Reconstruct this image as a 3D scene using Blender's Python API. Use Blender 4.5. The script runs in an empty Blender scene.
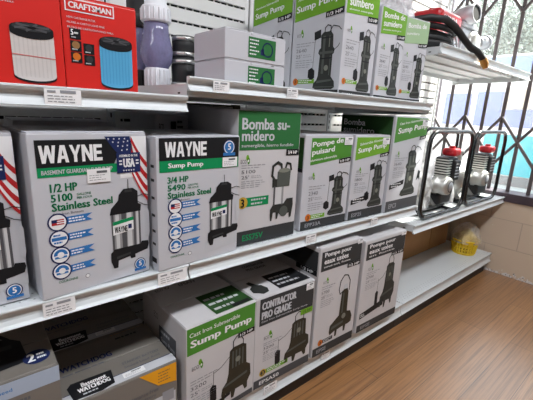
import bpy, bmesh, math, random
from mathutils import Vector, Matrix, noise
from mathutils.geometry import tessellate_polygon
random.seed(7)
scene = bpy.context.scene
COL = scene.collection
PI = math.pi

# ------------------------------------------------------------------ camera, world, lights, exposure
CZ = 1.063
cam_d = bpy.data.cameras.new('camera')
cam = bpy.data.objects.new('camera', cam_d)
COL.objects.link(cam)
cam_d.sensor_width = 36.0
cam_d.lens = 36.0 * 357.893 / 533.0
cam_d.clip_start = 0.02
yaw, pit, rol = 0.7079355, 0.240723, 0.04904
fw = Vector((math.sin(yaw) * math.cos(pit), math.cos(yaw) * math.cos(pit), -math.sin(pit)))
rt = Vector((math.cos(yaw), -math.sin(yaw), 0))
up = rt.cross(fw)
r2 = rt * math.cos(rol) + up * math.sin(rol)
u2 = up * math.cos(rol) - rt * math.sin(rol)
M = Matrix((r2, u2, -fw)).transposed().to_4x4()
M.translation = Vector((0, 0, CZ))
cam.matrix_world = M
scene.camera = cam

world = bpy.data.worlds.new('daylight')
scene.world = world
world.use_nodes = True
bg = world.node_tree.nodes['Background']
bg.inputs['Color'].default_value = (0.86, 0.93, 1.0, 1)
bg.inputs['Strength'].default_value = 3.0


def add_light(name, kind, loc, energy, color, rot=None, **kw):
    d = bpy.data.lights.new(name, kind)
    d.energy = energy
    d.color = color
    for k, v in kw.items():
        setattr(d, k, v)
    o = bpy.data.objects.new(name, d)
    o.location = loc
    if rot:
        o.rotation_euler = rot
    COL.objects.link(o)
    return o


sun = add_light('sun', 'SUN', (8, -3, 14), 24.0, (1.0, 0.95, 0.86), angle=0.03)
sun.rotation_euler = Vector((-1.0, 0.30, -1.1)).to_track_quat('-Z', 'Y').to_euler()
for lx in (-2.2, 0.9):
    for ly, le in ((-0.45, 50.0), (-2.3, 1.5)):
        add_light('ceiling_tube', 'AREA', (lx, ly, 2.86), le * (.78 if lx < 0 else 1.08), (0.95, 0.97, 1.0), shape='RECTANGLE', size=2.4, size_y=0.3)

vs = scene.view_settings
vs.view_transform = 'Standard'
vs.look = 'None'
vs.gamma = 1.0
vs.use_curve_mapping = False
vs.exposure = 0.4


# ------------------------------------------------------------------ materials
def lin(c):
    return tuple(((v / 255.0) / 12.92 if v / 255.0 <= 0.04045 else ((v / 255.0 + 0.055) / 1.055) ** 2.4) for v in c) + (1,)


MATS = {}


def mat(name, rgb, rough=0.5, metal=0.0, var=0.05, scale=25.0, bump=0.0, spec=0.5, coat=0.0):
    if name in MATS:
        return MATS[name]
    m = bpy.data.materials.new(name)
    m.use_nodes = True
    nt = m.node_tree
    b = nt.nodes['Principled BSDF']
    b.inputs['Roughness'].default_value = rough
    b.inputs['Metallic'].default_value = metal
    b.inputs['Specular IOR Level'].default_value = spec
    b.inputs['Coat Weight'].default_value = coat
    tc = nt.nodes.new('ShaderNodeTexCoord')
    nz = nt.nodes.new('ShaderNodeTexNoise')
    nz.inputs['Scale'].default_value = scale
    nz.inputs['Detail'].default_value = 4
    nt.links.new(tc.outputs['Object'], nz.inputs['Vector'])
    mx = nt.nodes.new('ShaderNodeMix')
    mx.data_type = 'RGBA'
    c = lin(rgb)
    mx.inputs[6].default_value = tuple(max(0, v * (1 - var)) for v in c[:3]) + (1,)
    mx.inputs[7].default_value = tuple(min(1, v * (1 + var)) for v in c[:3]) + (1,)
    nt.links.new(nz.outputs['Fac'], mx.inputs[0])
    nt.links.new(mx.outputs[2], b.inputs['Base Color'])
    if bump > 0:
        bp = nt.nodes.new('ShaderNodeBump')
        bp.inputs['Strength'].default_value = bump
        bp.inputs['Distance'].default_value = 0.002
        nt.links.new(nz.outputs['Fac'], bp.inputs['Height'])
        nt.links.new(bp.outputs['Normal'], b.inputs['Normal'])
    MATS[name] = m
    return m


WHITEBOX = mat('coated_white_board', (198, 199, 206), 0.42, var=0.03, scale=9)
GREYBOX = mat('grey_white_board', (204, 202, 205), 0.5, var=0.04, scale=9)
SILVERBOX = mat('silver_board', (122, 117, 111), 0.4, var=0.05, scale=9)
RED = mat('red_print', (214, 40, 34), 0.4, var=0.03)
STEEL_W = mat('white_enamel', (208, 213, 216), 0.38, var=0.03, scale=6)
SLAT = mat('slat_enamel', (226, 226, 224), 0.45, var=0.02, scale=6)
DARKGAP = mat('dark_gap', (14, 14, 15), 0.8)
KICK = mat('black_kick', (16, 16, 18), 0.5)
P_BLACK = mat('black_print', (30, 31, 34), 0.45, spec=0.2)
P_DARK = mat('charcoal_print', (56, 58, 60), 0.45, spec=0.2)
P_FOOT = mat('grey_band_print', (74, 76, 80), 0.45, spec=0.2)
P_GREEN = mat('green_print', (78, 140, 52), 0.45, var=0.08, scale=14, spec=0.2)
P_LGREEN = mat('fresh_green_print', (112, 168, 44), 0.45, var=0.06, scale=14, spec=0.2)
P_DGREEN = mat('deep_green_print', (44, 78, 40), 0.45, var=0.08, scale=14, spec=0.2)
P_BGREEN = mat('bottle_green_print', (48, 110, 62), 0.45, var=0.06, scale=14, spec=0.2)
P_JADE = mat('jade_print', (16, 140, 84), 0.45, spec=0.2)
P_JADETXT = mat('dark_jade_print', (14, 112, 72), 0.45, spec=0.2)
P_WHITE = mat('white_print', (236, 236, 238), 0.45, spec=0.2)
P_BLUE = mat('blue_print', (52, 118, 186), 0.45, spec=0.2)
P_NAVY = mat('navy_print', (34, 46, 92), 0.45, spec=0.2)
P_FLAGRED = mat('flag_red_print', (186, 44, 48), 0.45, spec=0.2)
P_LINE = mat('fine_print', (150, 152, 158), 0.5)
P_TXT = mat('grey_print', (96, 98, 104), 0.5)
P_ORANGE = mat('orange_print', (206, 112, 42), 0.45, spec=0.2)
P_AMBER = mat('amber_print', (236, 164, 36), 0.45, spec=0.2)
P_GOLD = mat('gold_print', (196, 162, 62), 0.45, spec=0.2)
P_PUMP = mat('pump_print', (50, 52, 50), 0.45, var=0.2, scale=60, spec=0.2)
P_PUMP2 = mat('pump_print_mid', (84, 88, 84), 0.45, spec=0.2)
P_PUMP3 = mat('pump_print_light', (128, 130, 120), 0.45, spec=0.2)
P_OLIVE = mat('pump_print_olive', (54, 50, 40), 0.45, var=0.2, scale=60, spec=0.2)
P_S1 = mat('steel_print_mid', (150, 150, 152), 0.45, spec=0.2)
P_S2 = mat('steel_print_light', (206, 206, 208), 0.45, spec=0.2)
P_S3 = mat('steel_print_dark', (84, 84, 88), 0.45, spec=0.2)
P_PALE = mat('pale_grey_print', (196, 198, 204), 0.45, spec=0.2)
P_CREAMF = mat('filter_white_print', (212, 206, 204), 0.45, spec=0.2)
P_CREAMD = mat('filter_shade_print', (203, 197, 195), 0.45, spec=0.2)
P_SKYF = mat('filter_blue_print', (92, 172, 216), 0.45, spec=0.2)
P_SKYD = mat('filter_deep_blue_print', (80, 158, 206), 0.45, spec=0.2)
P_TAN = mat('tan_print', (150, 112, 72), 0.45, spec=0.2)
P_PINK = mat('pink_print', (206, 120, 120), 0.45, spec=0.2)
STICKER = mat('sticker_paper', (238, 238, 240), 0.55, var=0.02)
TAGPAPER = mat('tag_paper', (248, 248, 250), 0.5, var=0.02)
TAPE = mat('brown_tape', (122, 104, 84), 0.3)
CARDBOARD = mat('brown_cardboard', (178, 134, 88), 0.75, var=0.1, scale=12)
BLACKTUBE = mat('black_painted_tube', (22, 22, 24), 0.22, spec=0.6)
IRON = mat('black_iron', (84, 76, 77), 0.5)  # dark iron lightened in its base colour to carry the window glare
SILVER = mat('cast_aluminium', (196, 196, 192), 0.4, metal=0.75, var=0.08, bump=0.1)
ALU = mat('grey_casting', (168, 170, 176), 0.45, metal=0.3, var=0.08)
BLACKPL = mat('black_plastic', (26, 26, 28), 0.42)
REDPL = mat('red_tank', (196, 34, 44), 0.28, coat=0.3)
RUBBER = mat('black_rubber', (30, 30, 32), 0.6)
CLAMP = mat('clamp_steel', (190, 190, 188), 0.3, metal=0.8)
PVCW = mat('white_pvc', (222, 224, 230), 0.4)
BRASS = mat('brass', (196, 148, 84), 0.35, metal=0.8)
YELLOW = mat('yellow_plastic', (232, 196, 36), 0.45)


def glassy(name, rgb, mixfac, rough=0.2, translucent=0.0):
    m = bpy.data.materials.new(name)
    m.use_nodes = True
    nt = m.node_tree
    nt.nodes.remove(nt.nodes['Principled BSDF'])
    out = nt.nodes['Material Output']
    tr = nt.nodes.new('ShaderNodeBsdfTransparent')
    tr.inputs[0].default_value = lin(rgb)
    gl = nt.nodes.new('ShaderNodeBsdfPrincipled')
    gl.inputs['Base Color'].default_value = lin(rgb)
    gl.inputs['Roughness'].default_value = rough
    body = gl.outputs[0]
    if translucent > 0:
        tl = nt.nodes.new('ShaderNodeBsdfTranslucent')
        tl.inputs[0].default_value = lin(rgb)
        m2 = nt.nodes.new('ShaderNodeMixShader')
        m2.inputs[0].default_value = translucent
        nt.links.new(gl.outputs[0], m2.inputs[1])
        nt.links.new(tl.outputs[0], m2.inputs[2])
        body = m2.outputs[0]
    nz = nt.nodes.new('ShaderNodeTexNoise')
    nz.inputs['Scale'].default_value = 14
    mr = nt.nodes.new('ShaderNodeMapRange')
    mr.inputs[3].default_value = mixfac - 0.12
    mr.inputs[4].default_value = mixfac + 0.12
    nt.links.new(nz.outputs['Fac'], mr.inputs[0])
    mx = nt.nodes.new('ShaderNodeMixShader')
    nt.links.new(mr.outputs[0], mx.inputs[0])
    nt.links.new(tr.outputs[0], mx.inputs[1])
    nt.links.new(body, mx.inputs[2])
    nt.links.new(mx.outputs[0], out.inputs['Surface'])
    MATS[name] = m
    return m


PLASTIC = glassy('clear_plastic_bag', (244, 244, 246), 0.36, 0.15, 0.4)
PURPLE = glassy('tinted_clear_pvc', (150, 148, 186), 0.62, 0.12)
PANE = glassy('window_glass', (250, 252, 252), 0.12, 0.05)


def floor_material():
    m = bpy.data.materials.new('wood_plank_floor')
    m.use_nodes = True
    nt = m.node_tree
    L = nt.links.new
    b = nt.nodes['Principled BSDF']
    tc = nt.nodes.new('ShaderNodeTexCoord')
    br = nt.nodes.new('ShaderNodeTexBrick')
    br.inputs['Scale'].default_value = 1.0
    br.inputs['Brick Width'].default_value = 1.22
    br.inputs['Row Height'].default_value = 0.13
    br.inputs['Mortar Size'].default_value = 0.0012
    br.inputs['Mortar Smooth'].default_value = 0.2
    br.inputs['Color1'].default_value = lin((172, 124, 80))
    br.inputs['Color2'].default_value = lin((154, 108, 66))
    br.inputs['Mortar'].default_value = lin((84, 58, 40))
    br.offset = 0.37
    L(tc.outputs['Object'], br.inputs['Vector'])
    mp = nt.nodes.new('ShaderNodeMapping')
    mp.inputs['Scale'].default_value = (1.5, 70.0, 1.0)
    L(tc.outputs['Object'], mp.inputs['Vector'])
    nz = nt.nodes.new('ShaderNodeTexNoise')
    nz.inputs['Scale'].default_value = 1.6
    nz.inputs['Detail'].default_value = 6
    nz.inputs['Roughness'].default_value = 0.65
    nz.inputs['Distortion'].default_value = 0.6
    L(mp.outputs['Vector'], nz.inputs['Vector'])
    rp = nt.nodes.new('ShaderNodeValToRGB')
    rp.color_ramp.elements[0].position = 0.36
    rp.color_ramp.elements[0].color = (0.36, 0.31, 0.28, 1)
    rp.color_ramp.elements[1].position = 0.56
    rp.color_ramp.elements[1].color = (1, 1, 1, 1)
    L(nz.outputs['Fac'], rp.inputs[0])
    mx = nt.nodes.new('ShaderNodeMix')
    mx.data_type = 'RGBA'
    mx.blend_type = 'MULTIPLY'
    mx.inputs[0].default_value = 0.75
    L(br.outputs['Color'], mx.inputs[6])
    L(rp.outputs['Color'], mx.inputs[7])
    L(mx.outputs[2], b.inputs['Base Color'])
    b.inputs['Roughness'].default_value = 0.30
    b.inputs['Specular IOR Level'].default_value = 1.0
    b.inputs['Coat Weight'].default_value = 0.8
    b.inputs['Coat Roughness'].default_value = 0.33
    bp = nt.nodes.new('ShaderNodeBump')
    bp.inputs['Strength'].default_value = 0.15
    bp.inputs['Distance'].default_value = 0.001
    L(nz.outputs['Fac'], bp.inputs['Height'])
    L(bp.outputs['Normal'], b.inputs['Normal'])
    return m


def block_material():
    m = bpy.data.materials.new('painted_block_wall')
    m.use_nodes = True
    nt = m.node_tree
    L = nt.links.new
    b = nt.nodes['Principled BSDF']
    tc = nt.nodes.new('ShaderNodeTexCoord')
    sp = nt.nodes.new('ShaderNodeSeparateXYZ')
    L(tc.outputs['Object'], sp.inputs[0])
    ad = nt.nodes.new('ShaderNodeMath')
    ad.operation = 'ADD'
    ad.inputs[1].default_value = -0.651 + 4.0
    L(sp.outputs['Y'], ad.inputs[0])
    cb = nt.nodes.new('ShaderNodeCombineXYZ')
    L(ad.outputs[0], cb.inputs['X'])
    L(sp.outputs['Z'], cb.inputs['Y'])
    br = nt.nodes.new('ShaderNodeTexBrick')
    br.inputs['Scale'].default_value = 1.0
    br.inputs['Brick Width'].default_value = 0.40
    br.inputs['Row Height'].default_value = 0.2015
    br.inputs['Mortar Size'].default_value = 0.003
    br.inputs['Mortar Smooth'].default_value = 0.6
    br.inputs['Color1'].default_value = lin((212, 192, 170))
    br.inputs['Color2'].default_value = lin((208, 188, 168))
    br.inputs['Mortar'].default_value = lin((186, 166, 148))
    L(cb.outputs[0], br.inputs['Vector'])
    # chipped, flaking paint along the foot of the wall
    nz = nt.nodes.new('ShaderNodeTexNoise')
    nz.inputs['Scale'].default_value = 42
    nz.inputs['Detail'].default_value = 5
    L(tc.outputs['Object'], nz.inputs['Vector'])
    mr = nt.nodes.new('ShaderNodeMapRange')
    mr.inputs[1].default_value = 0.0
    mr.inputs[2].default_value = 0.045
    mr.inputs[3].default_value = 0.16
    mr.inputs[4].default_value = -0.2
    L(sp.outputs['Z'], mr.inputs[0])
    a2 = nt.nodes.new('ShaderNodeMath')
    a2.operation = 'ADD'
    L(nz.outputs['Fac'], a2.inputs[0])
    L(mr.outputs[0], a2.inputs[1])
    rp = nt.nodes.new('ShaderNodeValToRGB')
    rp.color_ramp.elements[0].position = 0.50
    rp.color_ramp.elements[0].color = (0, 0, 0, 1)
    rp.color_ramp.elements[1].position = 0.56
    rp.color_ramp.elements[1].color = (1, 1, 1, 1)
    L(a2.outputs[0], rp.inputs[0])
    chip = nt.nodes.new('ShaderNodeMix')
    chip.data_type = 'RGBA'
    chip.inputs[6].default_value = lin((112, 98, 92))
    chip.inputs[7].default_value = lin((226, 222, 220))
    n2 = nt.nodes.new('ShaderNodeTexNoise')
    n2.inputs['Scale'].default_value = 95
    L(tc.outputs['Object'], n2.inputs['Vector'])
    r3 = nt.nodes.new('ShaderNodeValToRGB')
    r3.color_ramp.elements[0].position = 0.36
    r3.color_ramp.elements[1].position = 0.44
    L(n2.outputs['Fac'], r3.inputs[0])
    L(r3.outputs['Color'], chip.inputs[0])
    mx = nt.nodes.new('ShaderNodeMix')
    mx.data_type = 'RGBA'
    L(rp.outputs['Color'], mx.inputs[0])
    L(br.outputs['Color'], mx.inputs[6])
    L(chip.outputs[2], mx.inputs[7])
    L(mx.outputs[2], b.inputs['Base Color'])
    b.inputs['Roughness'].default_value = 0.55
    bp = nt.nodes.new('ShaderNodeBump')
    bp.inputs['Strength'].default_value = 0.5
    bp.inputs['Distance'].default_value = 0.004
    bp.invert = True
    L(br.outputs['Fac'], bp.inputs['Height'])
    L(bp.outputs['Normal'], b.inputs['Normal'])
    return m


# ------------------------------------------------------------------ builders
def tag(o, label=None, cat=None, group=None, kind=None):
    if label:
        o['label'] = label
    if cat:
        o['category'] = cat
    if group:
        o['group'] = group
    if kind:
        o['kind'] = kind
    return o


def thing(name, label, cat, loc=(0, 0, 0), rz=0.0, group=None):
    o = bpy.data.objects.new(name, None)
    o.empty_display_size = 0.05
    COL.objects.link(o)
    o.location = loc
    o.rotation_euler = (0, 0, rz)
    return tag(o, label, cat, group)


def copy_tree(o, parent=None):
    c = o.copy()
    COL.objects.link(c)
    if parent:
        c.parent = parent
    for ch in list(o.children):
        copy_tree(ch, c)
    return c


class MB:
    """gathers solids into one mesh, with a material per solid"""

    def __init__(self):
        self.v, self.f, self.m, self.s, self.mats = [], [], [], [], []

    def mi(self, m):
        if m not in self.mats:
            self.mats.append(m)
        return self.mats.index(m)

    def add(self, verts, faces, m, smooth=False):
        o = len(self.v)
        self.v += [tuple(p) for p in verts]
        i = self.mi(m)
        for f in faces:
            self.f.append([o + k for k in f])
            self.m.append(i)
            self.s.append(smooth)
        return self

    def box(self, x0, x1, y0, y1, z0, z1, m):
        vs_ = [(x, y, z) for x in (x0, x1) for y in (y0, y1) for z in (z0, z1)]
        return self.add(vs_, [(0, 1, 3, 2), (4, 6, 7, 5), (0, 4, 5, 1), (2, 3, 7, 6), (0, 2, 6, 4), (1, 5, 7, 3)], m)

    def rbox(self, x0, x1, y0, y1, z0, z1, m, r=0.003, seg=2):
        bm = bmesh.new()
        bmesh.ops.create_cube(bm, size=1)
        for v in bm.verts:
            v.co = Vector((x0 + (v.co.x + .5) * (x1 - x0), y0 + (v.co.y + .5) * (y1 - y0), z0 + (v.co.z + .5) * (z1 - z0)))
        bmesh.ops.bevel(bm, geom=list(bm.edges), offset=r, segments=seg, affect='EDGES', profile=0.5)
        bm.verts.index_update()
        self.add([v.co.copy() for v in bm.verts], [[v.index for v in f.verts] for f in bm.faces], m, False)
        bm.free()
        return self

    def prism_x(self, prof, x0, x1, m):
        n = len(prof)
        vs_ = [(x0, a, b) for a, b in prof] + [(x1, a, b) for a, b in prof]
        fs = [(i, (i + 1) % n, n + (i + 1) % n, n + i) for i in range(n)]
        tri = tessellate_polygon([[Vector((a, b, 0)) for a, b in prof]])
        fs += [tuple(t) for t in tri] + [tuple(n + k for k in reversed(t)) for t in tri]
        return self.add(vs_, fs, m)

    def cyl(self, p0, p1, r0, m, r1=None, seg=20, cap=True):
        p0, p1 = Vector(p0), Vector(p1)
        r1 = r0 if r1 is None else r1
        d = (p1 - p0).normalized()
        a = d.orthogonal().normalized()
        b = d.cross(a)
        vs_ = []
        for p, r in ((p0, r0), (p1, r1)):
            vs_ += [p + (a * math.cos(2 * PI * k / seg) + b * math.sin(2 * PI * k / seg)) * r for k in range(seg)]
        self.add(vs_, [(k, (k + 1) % seg, seg + (k + 1) % seg, seg + k) for k in range(seg)], m, True)
        if cap:
            self.add(vs_[:seg], [tuple(reversed(range(seg)))], m)
            self.add(vs_[seg:], [tuple(range(seg))], m)
        return self

    def lathe(self, prof, m, c=(0, 0, 0), axis=(0, 0, 1), seg=28):
        c = Vector(c)
        d = Vector(axis).normalized()
        a = d.orthogonal().normalized()
        b = d.cross(a)
        vs_ = []
        for r, h in prof:
            vs_ += [c + d * h + (a * math.cos(2 * PI * k / seg) + b * math.sin(2 * PI * k / seg)) * r for k in range(seg)]
        fs = []
        for i in range(len(prof) - 1):
            fs += [(i * seg + k, i * seg + (k + 1) % seg, (i + 1) * seg + (k + 1) % seg, (i + 1) * seg + k) for k in range(seg)]
        return self.add(vs_, fs, m, True)

    def tube(self, pts, r, m, seg=12, closed=False, fillet=0.0, fseg=6):
        P = [Vector(p) for p in pts]
        if fillet > 0:
            Q = []
            n = len(P)
            for i, p in enumerate(P):
                if not closed and i in (0, n - 1):
                    Q.append(p)
                    continue
                a, b = P[i - 1], P[(i + 1) % n]
                da, db = (a - p), (b - p)
                f = min(fillet, da.length * .48, db.length * .48)
                s, e = p + da.normalized() * f, p + db.normalized() * f
                for k in range(fseg + 1):
                    t = k / fseg
                    Q.append(s * (1 - t) ** 2 + p * 2 * t * (1 - t) + e * t * t)
            P = Q
        n = len(P)
        vs_, up_ = [], None
        for i in range(n):
            if closed:
                t = (P[(i + 1) % n] - P[i - 1]).normalized()
            else:
                t = (P[min(i + 1, n - 1)] - P[max(i - 1, 0)]).normalized()
            if up_ is None:
                up_ = t.orthogonal().normalized()
            else:
                up_ = (up_ - t * up_.dot(t)).normalized()
            b = t.cross(up_)
            rr = r[i] if isinstance(r, (list, tuple)) else r
            vs_ += [P[i] + (up_ * math.cos(2 * PI * k / seg) + b * math.sin(2 * PI * k / seg)) * rr for k in range(seg)]
        fs = []
        for i in range(n if closed else n - 1):
            j = (i + 1) % n
            fs += [(i * seg + k, i * seg + (k + 1) % seg, j * seg + (k + 1) % seg, j * seg + k) for k in range(seg)]
        self.add(vs_, fs, m, True)
        if not closed:
            self.add(vs_[:seg], [tuple(reversed(range(seg)))], m)
            self.add(vs_[-seg:], [tuple(range(seg))], m)
        return self

    def build(self, name, parent=None, label=None):
        me = bpy.data.meshes.new(name)
        me.from_pydata(self.v, [], self.f)
        for m in self.mats:
            me.materials.append(m)
        me.polygons.foreach_set('material_index', self.m)
        me.polygons.foreach_set('use_smooth', self.s)
        me.update()
        o = bpy.data.objects.new(name, me)
        COL.objects.link(o)
        if parent:
            o.parent = parent
        if label:
            o['label'] = label
        return o


_GLYPH = {}


def glyphs(s, bold):
    key = (s, bold)
    if key not in _GLYPH:
        cu = bpy.data.curves.new('lettering', 'FONT')
        cu.body = s
        cu.offset = bold
        cu.resolution_u = 2
        cu.fill_mode = 'FRONT'
        ob = bpy.data.objects.new('lettering', cu)
        COL.objects.link(ob)
        dg = bpy.context.evaluated_depsgraph_get()
        me = bpy.data.meshes.new_from_object(ob.evaluated_get(dg))
        v = [(p.co.x, p.co.y) for p in me.vertices]
        f = [tuple(p.vertices) for p in me.polygons]
        COL.objects.unlink(ob)
        bpy.data.objects.remove(ob)
        bpy.data.curves.remove(cu)
        bpy.data.meshes.remove(me)
        x0, x1 = min(a for a, b in v), max(a for a, b in v)
        y0, y1 = min(b for a, b in v), max(b for a, b in v)
        _GLYPH[key] = ([((a - x0) / (x1 - x0), (b - y0) / max(1e-6, y1 - y0)) for a, b in v], f)
    return _GLYPH[key]


class Art:
    """print on one face of a carton; u right, v up, both 0..1 over the face"""

    def __init__(self, face, slope=0.0):
        self.O, self.U, self.V, self.N, self.w, self.h = face
        self.mb = MB()
        self.slope = slope      # rise of the printed text per metre

    def pt(self, u, v, layer, sh=0.0):
        return self.O + self.U * (u * self.w) + self.V * (v * self.h + sh) + self.N * (0.0004 + 0.00035 * layer)

    def poly(self, pts, m, layer=1, slant=False, u0=None):
        a = pts[0][0] if u0 is None else u0
        P = [self.pt(u, v, layer, (u - a) * self.w * self.slope if slant else 0) for u, v in pts]
        if len(P) <= 3:
            tri = [tuple(range(len(P)))]
        else:
            tri = tessellate_polygon([[Vector((u * self.w, v * self.h, 0)) for u, v in pts]])
        fs = []
        for t in tri:
            n = (P[t[1]] - P[t[0]]).cross(P[t[2]] - P[t[0]])
            fs.append(tuple(t) if n.dot(self.N) >= 0 else tuple(reversed(t)))
        self.mb.add(P, fs, m)
        return self

    def rect(self, u0, v0, u1, v1, m, layer=1, slant=False):
        return self.poly([(u0, v0), (u1, v0), (u1, v1), (u0, v1)], m, layer, slant, u0)

    def disc(self, cu, cv, r, m, layer=1, seg=20, ry=None, sq=1.0):
        k = self.w / self.h
        ry = r * k * sq if ry is None else ry
        return self.poly([(cu + r * math.cos(2 * PI * i / seg), cv + ry * math.sin(2 * PI * i / seg)) for i in range(seg)], m, layer)

    def stroke(self, pts, wd, m, layer=1):
        k = self.w / self.h
        for (a, b), (c, d) in zip(pts[:-1], pts[1:]):
            dx, dy = (c - a), (d - b) / k
            L = math.hypot(dx, dy) or 1
            nx, ny = -dy / L * wd / 2, dx / L * wd / 2 * k
            ex, ey = dx / L * wd * .25, dy / L * wd * .25 * k
            self.poly([(a + nx - ex, b + ny - ey), (c + nx + ex, d + ny + ey), (c - nx + ex, d - ny + ey), (a - nx - ex, b - ny - ey)], m, layer)
        return self

    def text(self, s, u0, v0, u1, v1, m, layer=2, bold=0.02, slant=False, italic=0.0):
        V, F = glyphs(s, min(bold, .012))
        du = bold * (v1 - v0) * self.h * .8 / self.w
        for q, sh in enumerate((-du, 0, du) if bold > .015 else (0,)):
            P = []
            for x, y in V:
                u = u0 + du + sh + (u1 - u0 - 2 * du) * (x + italic * y)
                P.append(self.pt(u, v0 + (v1 - v0) * y, layer + .22 * q, (u - u0) * self.w * self.slope if slant else 0))
            fs = []
            for f in F:
                n = (P[f[1]] - P[f[0]]).cross(P[f[2]] - P[f[0]])
                fs.append(f if n.dot(self.N) >= 0 else tuple(reversed(f)))
            self.mb.add(P, fs, m)
        return self

    def lines(self, u0, v0, u1, v1, n, m, layer=1, fill=0.35, seed=0):
        rd = random.Random(seed)
        for i in range(n):
            t = v1 - (v1 - v0) * (i + .5) / n
            hh = (v1 - v0) / n * fill / 2
            x = u0
            e = u1 - (u1 - u0) * rd.random() * .4
            while x < e:
                wd = (u1 - u0) * (.08 + .14 * rd.random())
                self.rect(x, t - hh, min(x + wd, e), t + hh, m, layer)
                x += wd + (u1 - u0) * .04
        return self

    def build(self, name, parent, label=None):
        return self.mb.build(name, parent, label)


BLOCKS = {
    'W': [[(0, 1), (.2, 1), (.27, .42), (.40, 1), (.60, 1), (.73, .42), (.80, 1), (1, 1), (.86, 0), (.64, 0), (.5, .56), (.36, 0), (.14, 0)]],
    'A': [[(0, 0), (.30, 1), (.70, 1), (.5, .74), (.40, .40), (.36, .22), (.30, 0)], [(.70, 1), (1, 0), (.70, 0), (.64, .22), (.36, .22), (.40, .40), (.60, .40), (.5, .74)]],
    'Y': [[(0, 1), (.28, 1), (.5, .60), (.72, 1), (1, 1), (.64, .40), (.64, 0), (.36, 0), (.36, .40)]],
    'N': [[(0, 0), (0, 1), (.30, 1), (.72, .42), (.72, 1), (1, 1), (1, 0), (.72, 0), (.28, .60), (.28, 0)]],
    'E': [[(0, 0), (0, 1), (1, 1), (1, .80), (.34, .80), (.34, .60), (.92, .60), (.92, .41), (.34, .41), (.34, .20), (1, .20), (1, 0)]],
}


def block_word(a, word, u0, v0, u1, v1, m, layer):
    wd = {'W': 1.35, 'E': .82}
    tot = sum(wd.get(c, 1.0) for c in word) + .07 * (len(word) - 1)
    x = u0
    for c in word:
        cw = (u1 - u0) / tot * wd.get(c, 1.0)
        for pl in BLOCKS[c]:
            a.poly([(x + cw * px, v0 + (v1 - v0) * py) for px, py in pl], m, layer)
        x += cw + (u1 - u0) / tot * .07


class Carton:
    def __init__(self, name, label, cat, x, y, z, yw, w, d, h, m, group=None, flaps=True):
        self.w, self.d, self.h = w, d, h
        self.cur = 'front'
        self.root = thing(name, label, cat, (x, y, z), math.radians(yw), group)
        fl = 0.003 if flaps else 0.0
        MB().rbox(0, w, 0, d, 0, h - fl, m, 0.0022).build('carton_body', self.root)
        if flaps:
            for a, b in ((0.0012, d / 2 - .0012), (d / 2 + .0012, d - .0012)):
                MB().rbox(0.0012, w - 0.0012, a, b, h - fl - .0004, h, m, 0.0011, 1).build('top_flap', self.root)

    def face(self, side=None):
        side = side or self.cur
        V = Vector
        if side == 'front':
            return V((0, 0, 0)), V((1, 0, 0)), V((0, 0, 1)), V((0, -1, 0)), self.w, self.h
        if side == 'top':
            return V((0, 0, self.h)), V((1, 0, 0)), V((0, 1, 0)), V((0, 0, 1)), self.w, self.d
        if side == 'left':
            return V((0, self.d, 0)), V((0, -1, 0)), V((0, 0, 1)), V((-1, 0, 0)), self.d, self.h
        return V((self.w, 0, 0)), V((0, 1, 0)), V((0, 0, 1)), V((1, 0, 0)), self.d, self.h

    def art(self, side=None, slope=0.0):
        return Art(self.face(side), slope)


# ------------------------------------------------------------------ room
XW = 2.88            # inner face of the window wall
YB = 1.46            # wall behind the gondola
WALLP = mat('plain_wall_paint', (74, 73, 74), 0.6)
CEIL = mat('ceiling_tile', (150, 150, 150), 0.8)
BLOCK = block_material()
fl = MB().box(-4.6, XW + .2, -4.2, YB + .1, -0.05, 0, floor_material()).build('floor')
tag(fl, kind='structure')
tag(MB().box(-4.6, XW + .2, -4.2, YB + .1, 3.0, 3.06, CEIL).build('ceiling'), kind='structure')
tag(MB().box(-4.6, XW + .2, YB, YB + .1, 0, 3.0, WALLP).build('wall_back'), kind='structure')
tag(MB().box(-4.6, XW + .2, -4.3, -4.2, 0, 3.0, WALLP).build('wall_front'), kind='structure')
tag(MB().box(-4.7, -4.6, -4.3, YB + .1, 0, 3.0, WALLP).build('wall_left'), kind='structure')
SILL0, SILL1, WTOP = 0.533, 0.592, 2.62
WY = -.40             # near end of the window opening
W = MB()
W.box(XW, XW + .2, -4.2, YB, 0, SILL0, BLOCK)
W.box(XW, XW + .2, -4.2, YB, WTOP, 3.0, BLOCK)
W.box(XW, XW + .2, -4.2, WY, SILL0, WTOP, BLOCK)
tag(W.build('wall_right'), kind='structure')
FRAME = mat('dark_window_frame', (70, 58, 66), 0.45)
wf = MB()
wf.rbox(XW - .012, XW + .16, WY, YB, SILL0, SILL1, FRAME, .003)
wf.rbox(XW + .02, XW + .16, WY, YB, WTOP - .06, WTOP, FRAME, .003)
wf.rbox(XW + .02, XW + .16, WY, WY + .05, SILL1, WTOP - .06, FRAME, .003)
wf.rbox(XW + .02, XW + .16, YB - .03, YB, SILL1, WTOP - .06, FRAME, .003)
win = wf.build('window_1')
tag(win, kind='structure')
MB().box(XW + .13, XW + .137, WY + .05, YB - .03, SILL1, WTOP - .06, PANE).build('glass_pane', win)

blocker = thing('sun_blocker', 'added unseen sheet outside that blocks the sun from the near half of the window', 'sun blocker', (XW + .2, -3.72, 2.66))  # unseen sheet added to keep direct sun off the floor and bottom shelf
MB().prism_x([(0, 0), (4.0, 0), (4.0, .03), (0, .03)], 0, 2.1, mat('sun_blocker_sheet', (200, 198, 192), .6)).build('sheet', blocker)
MB().prism_x([(0, -.12), (4.0, -.12), (4.0, 0), (0, 0)], 2.07, 2.1, mat('sun_blocker_sheet', (200, 198, 192), .6)).build('blocker_lip', blocker)

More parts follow.
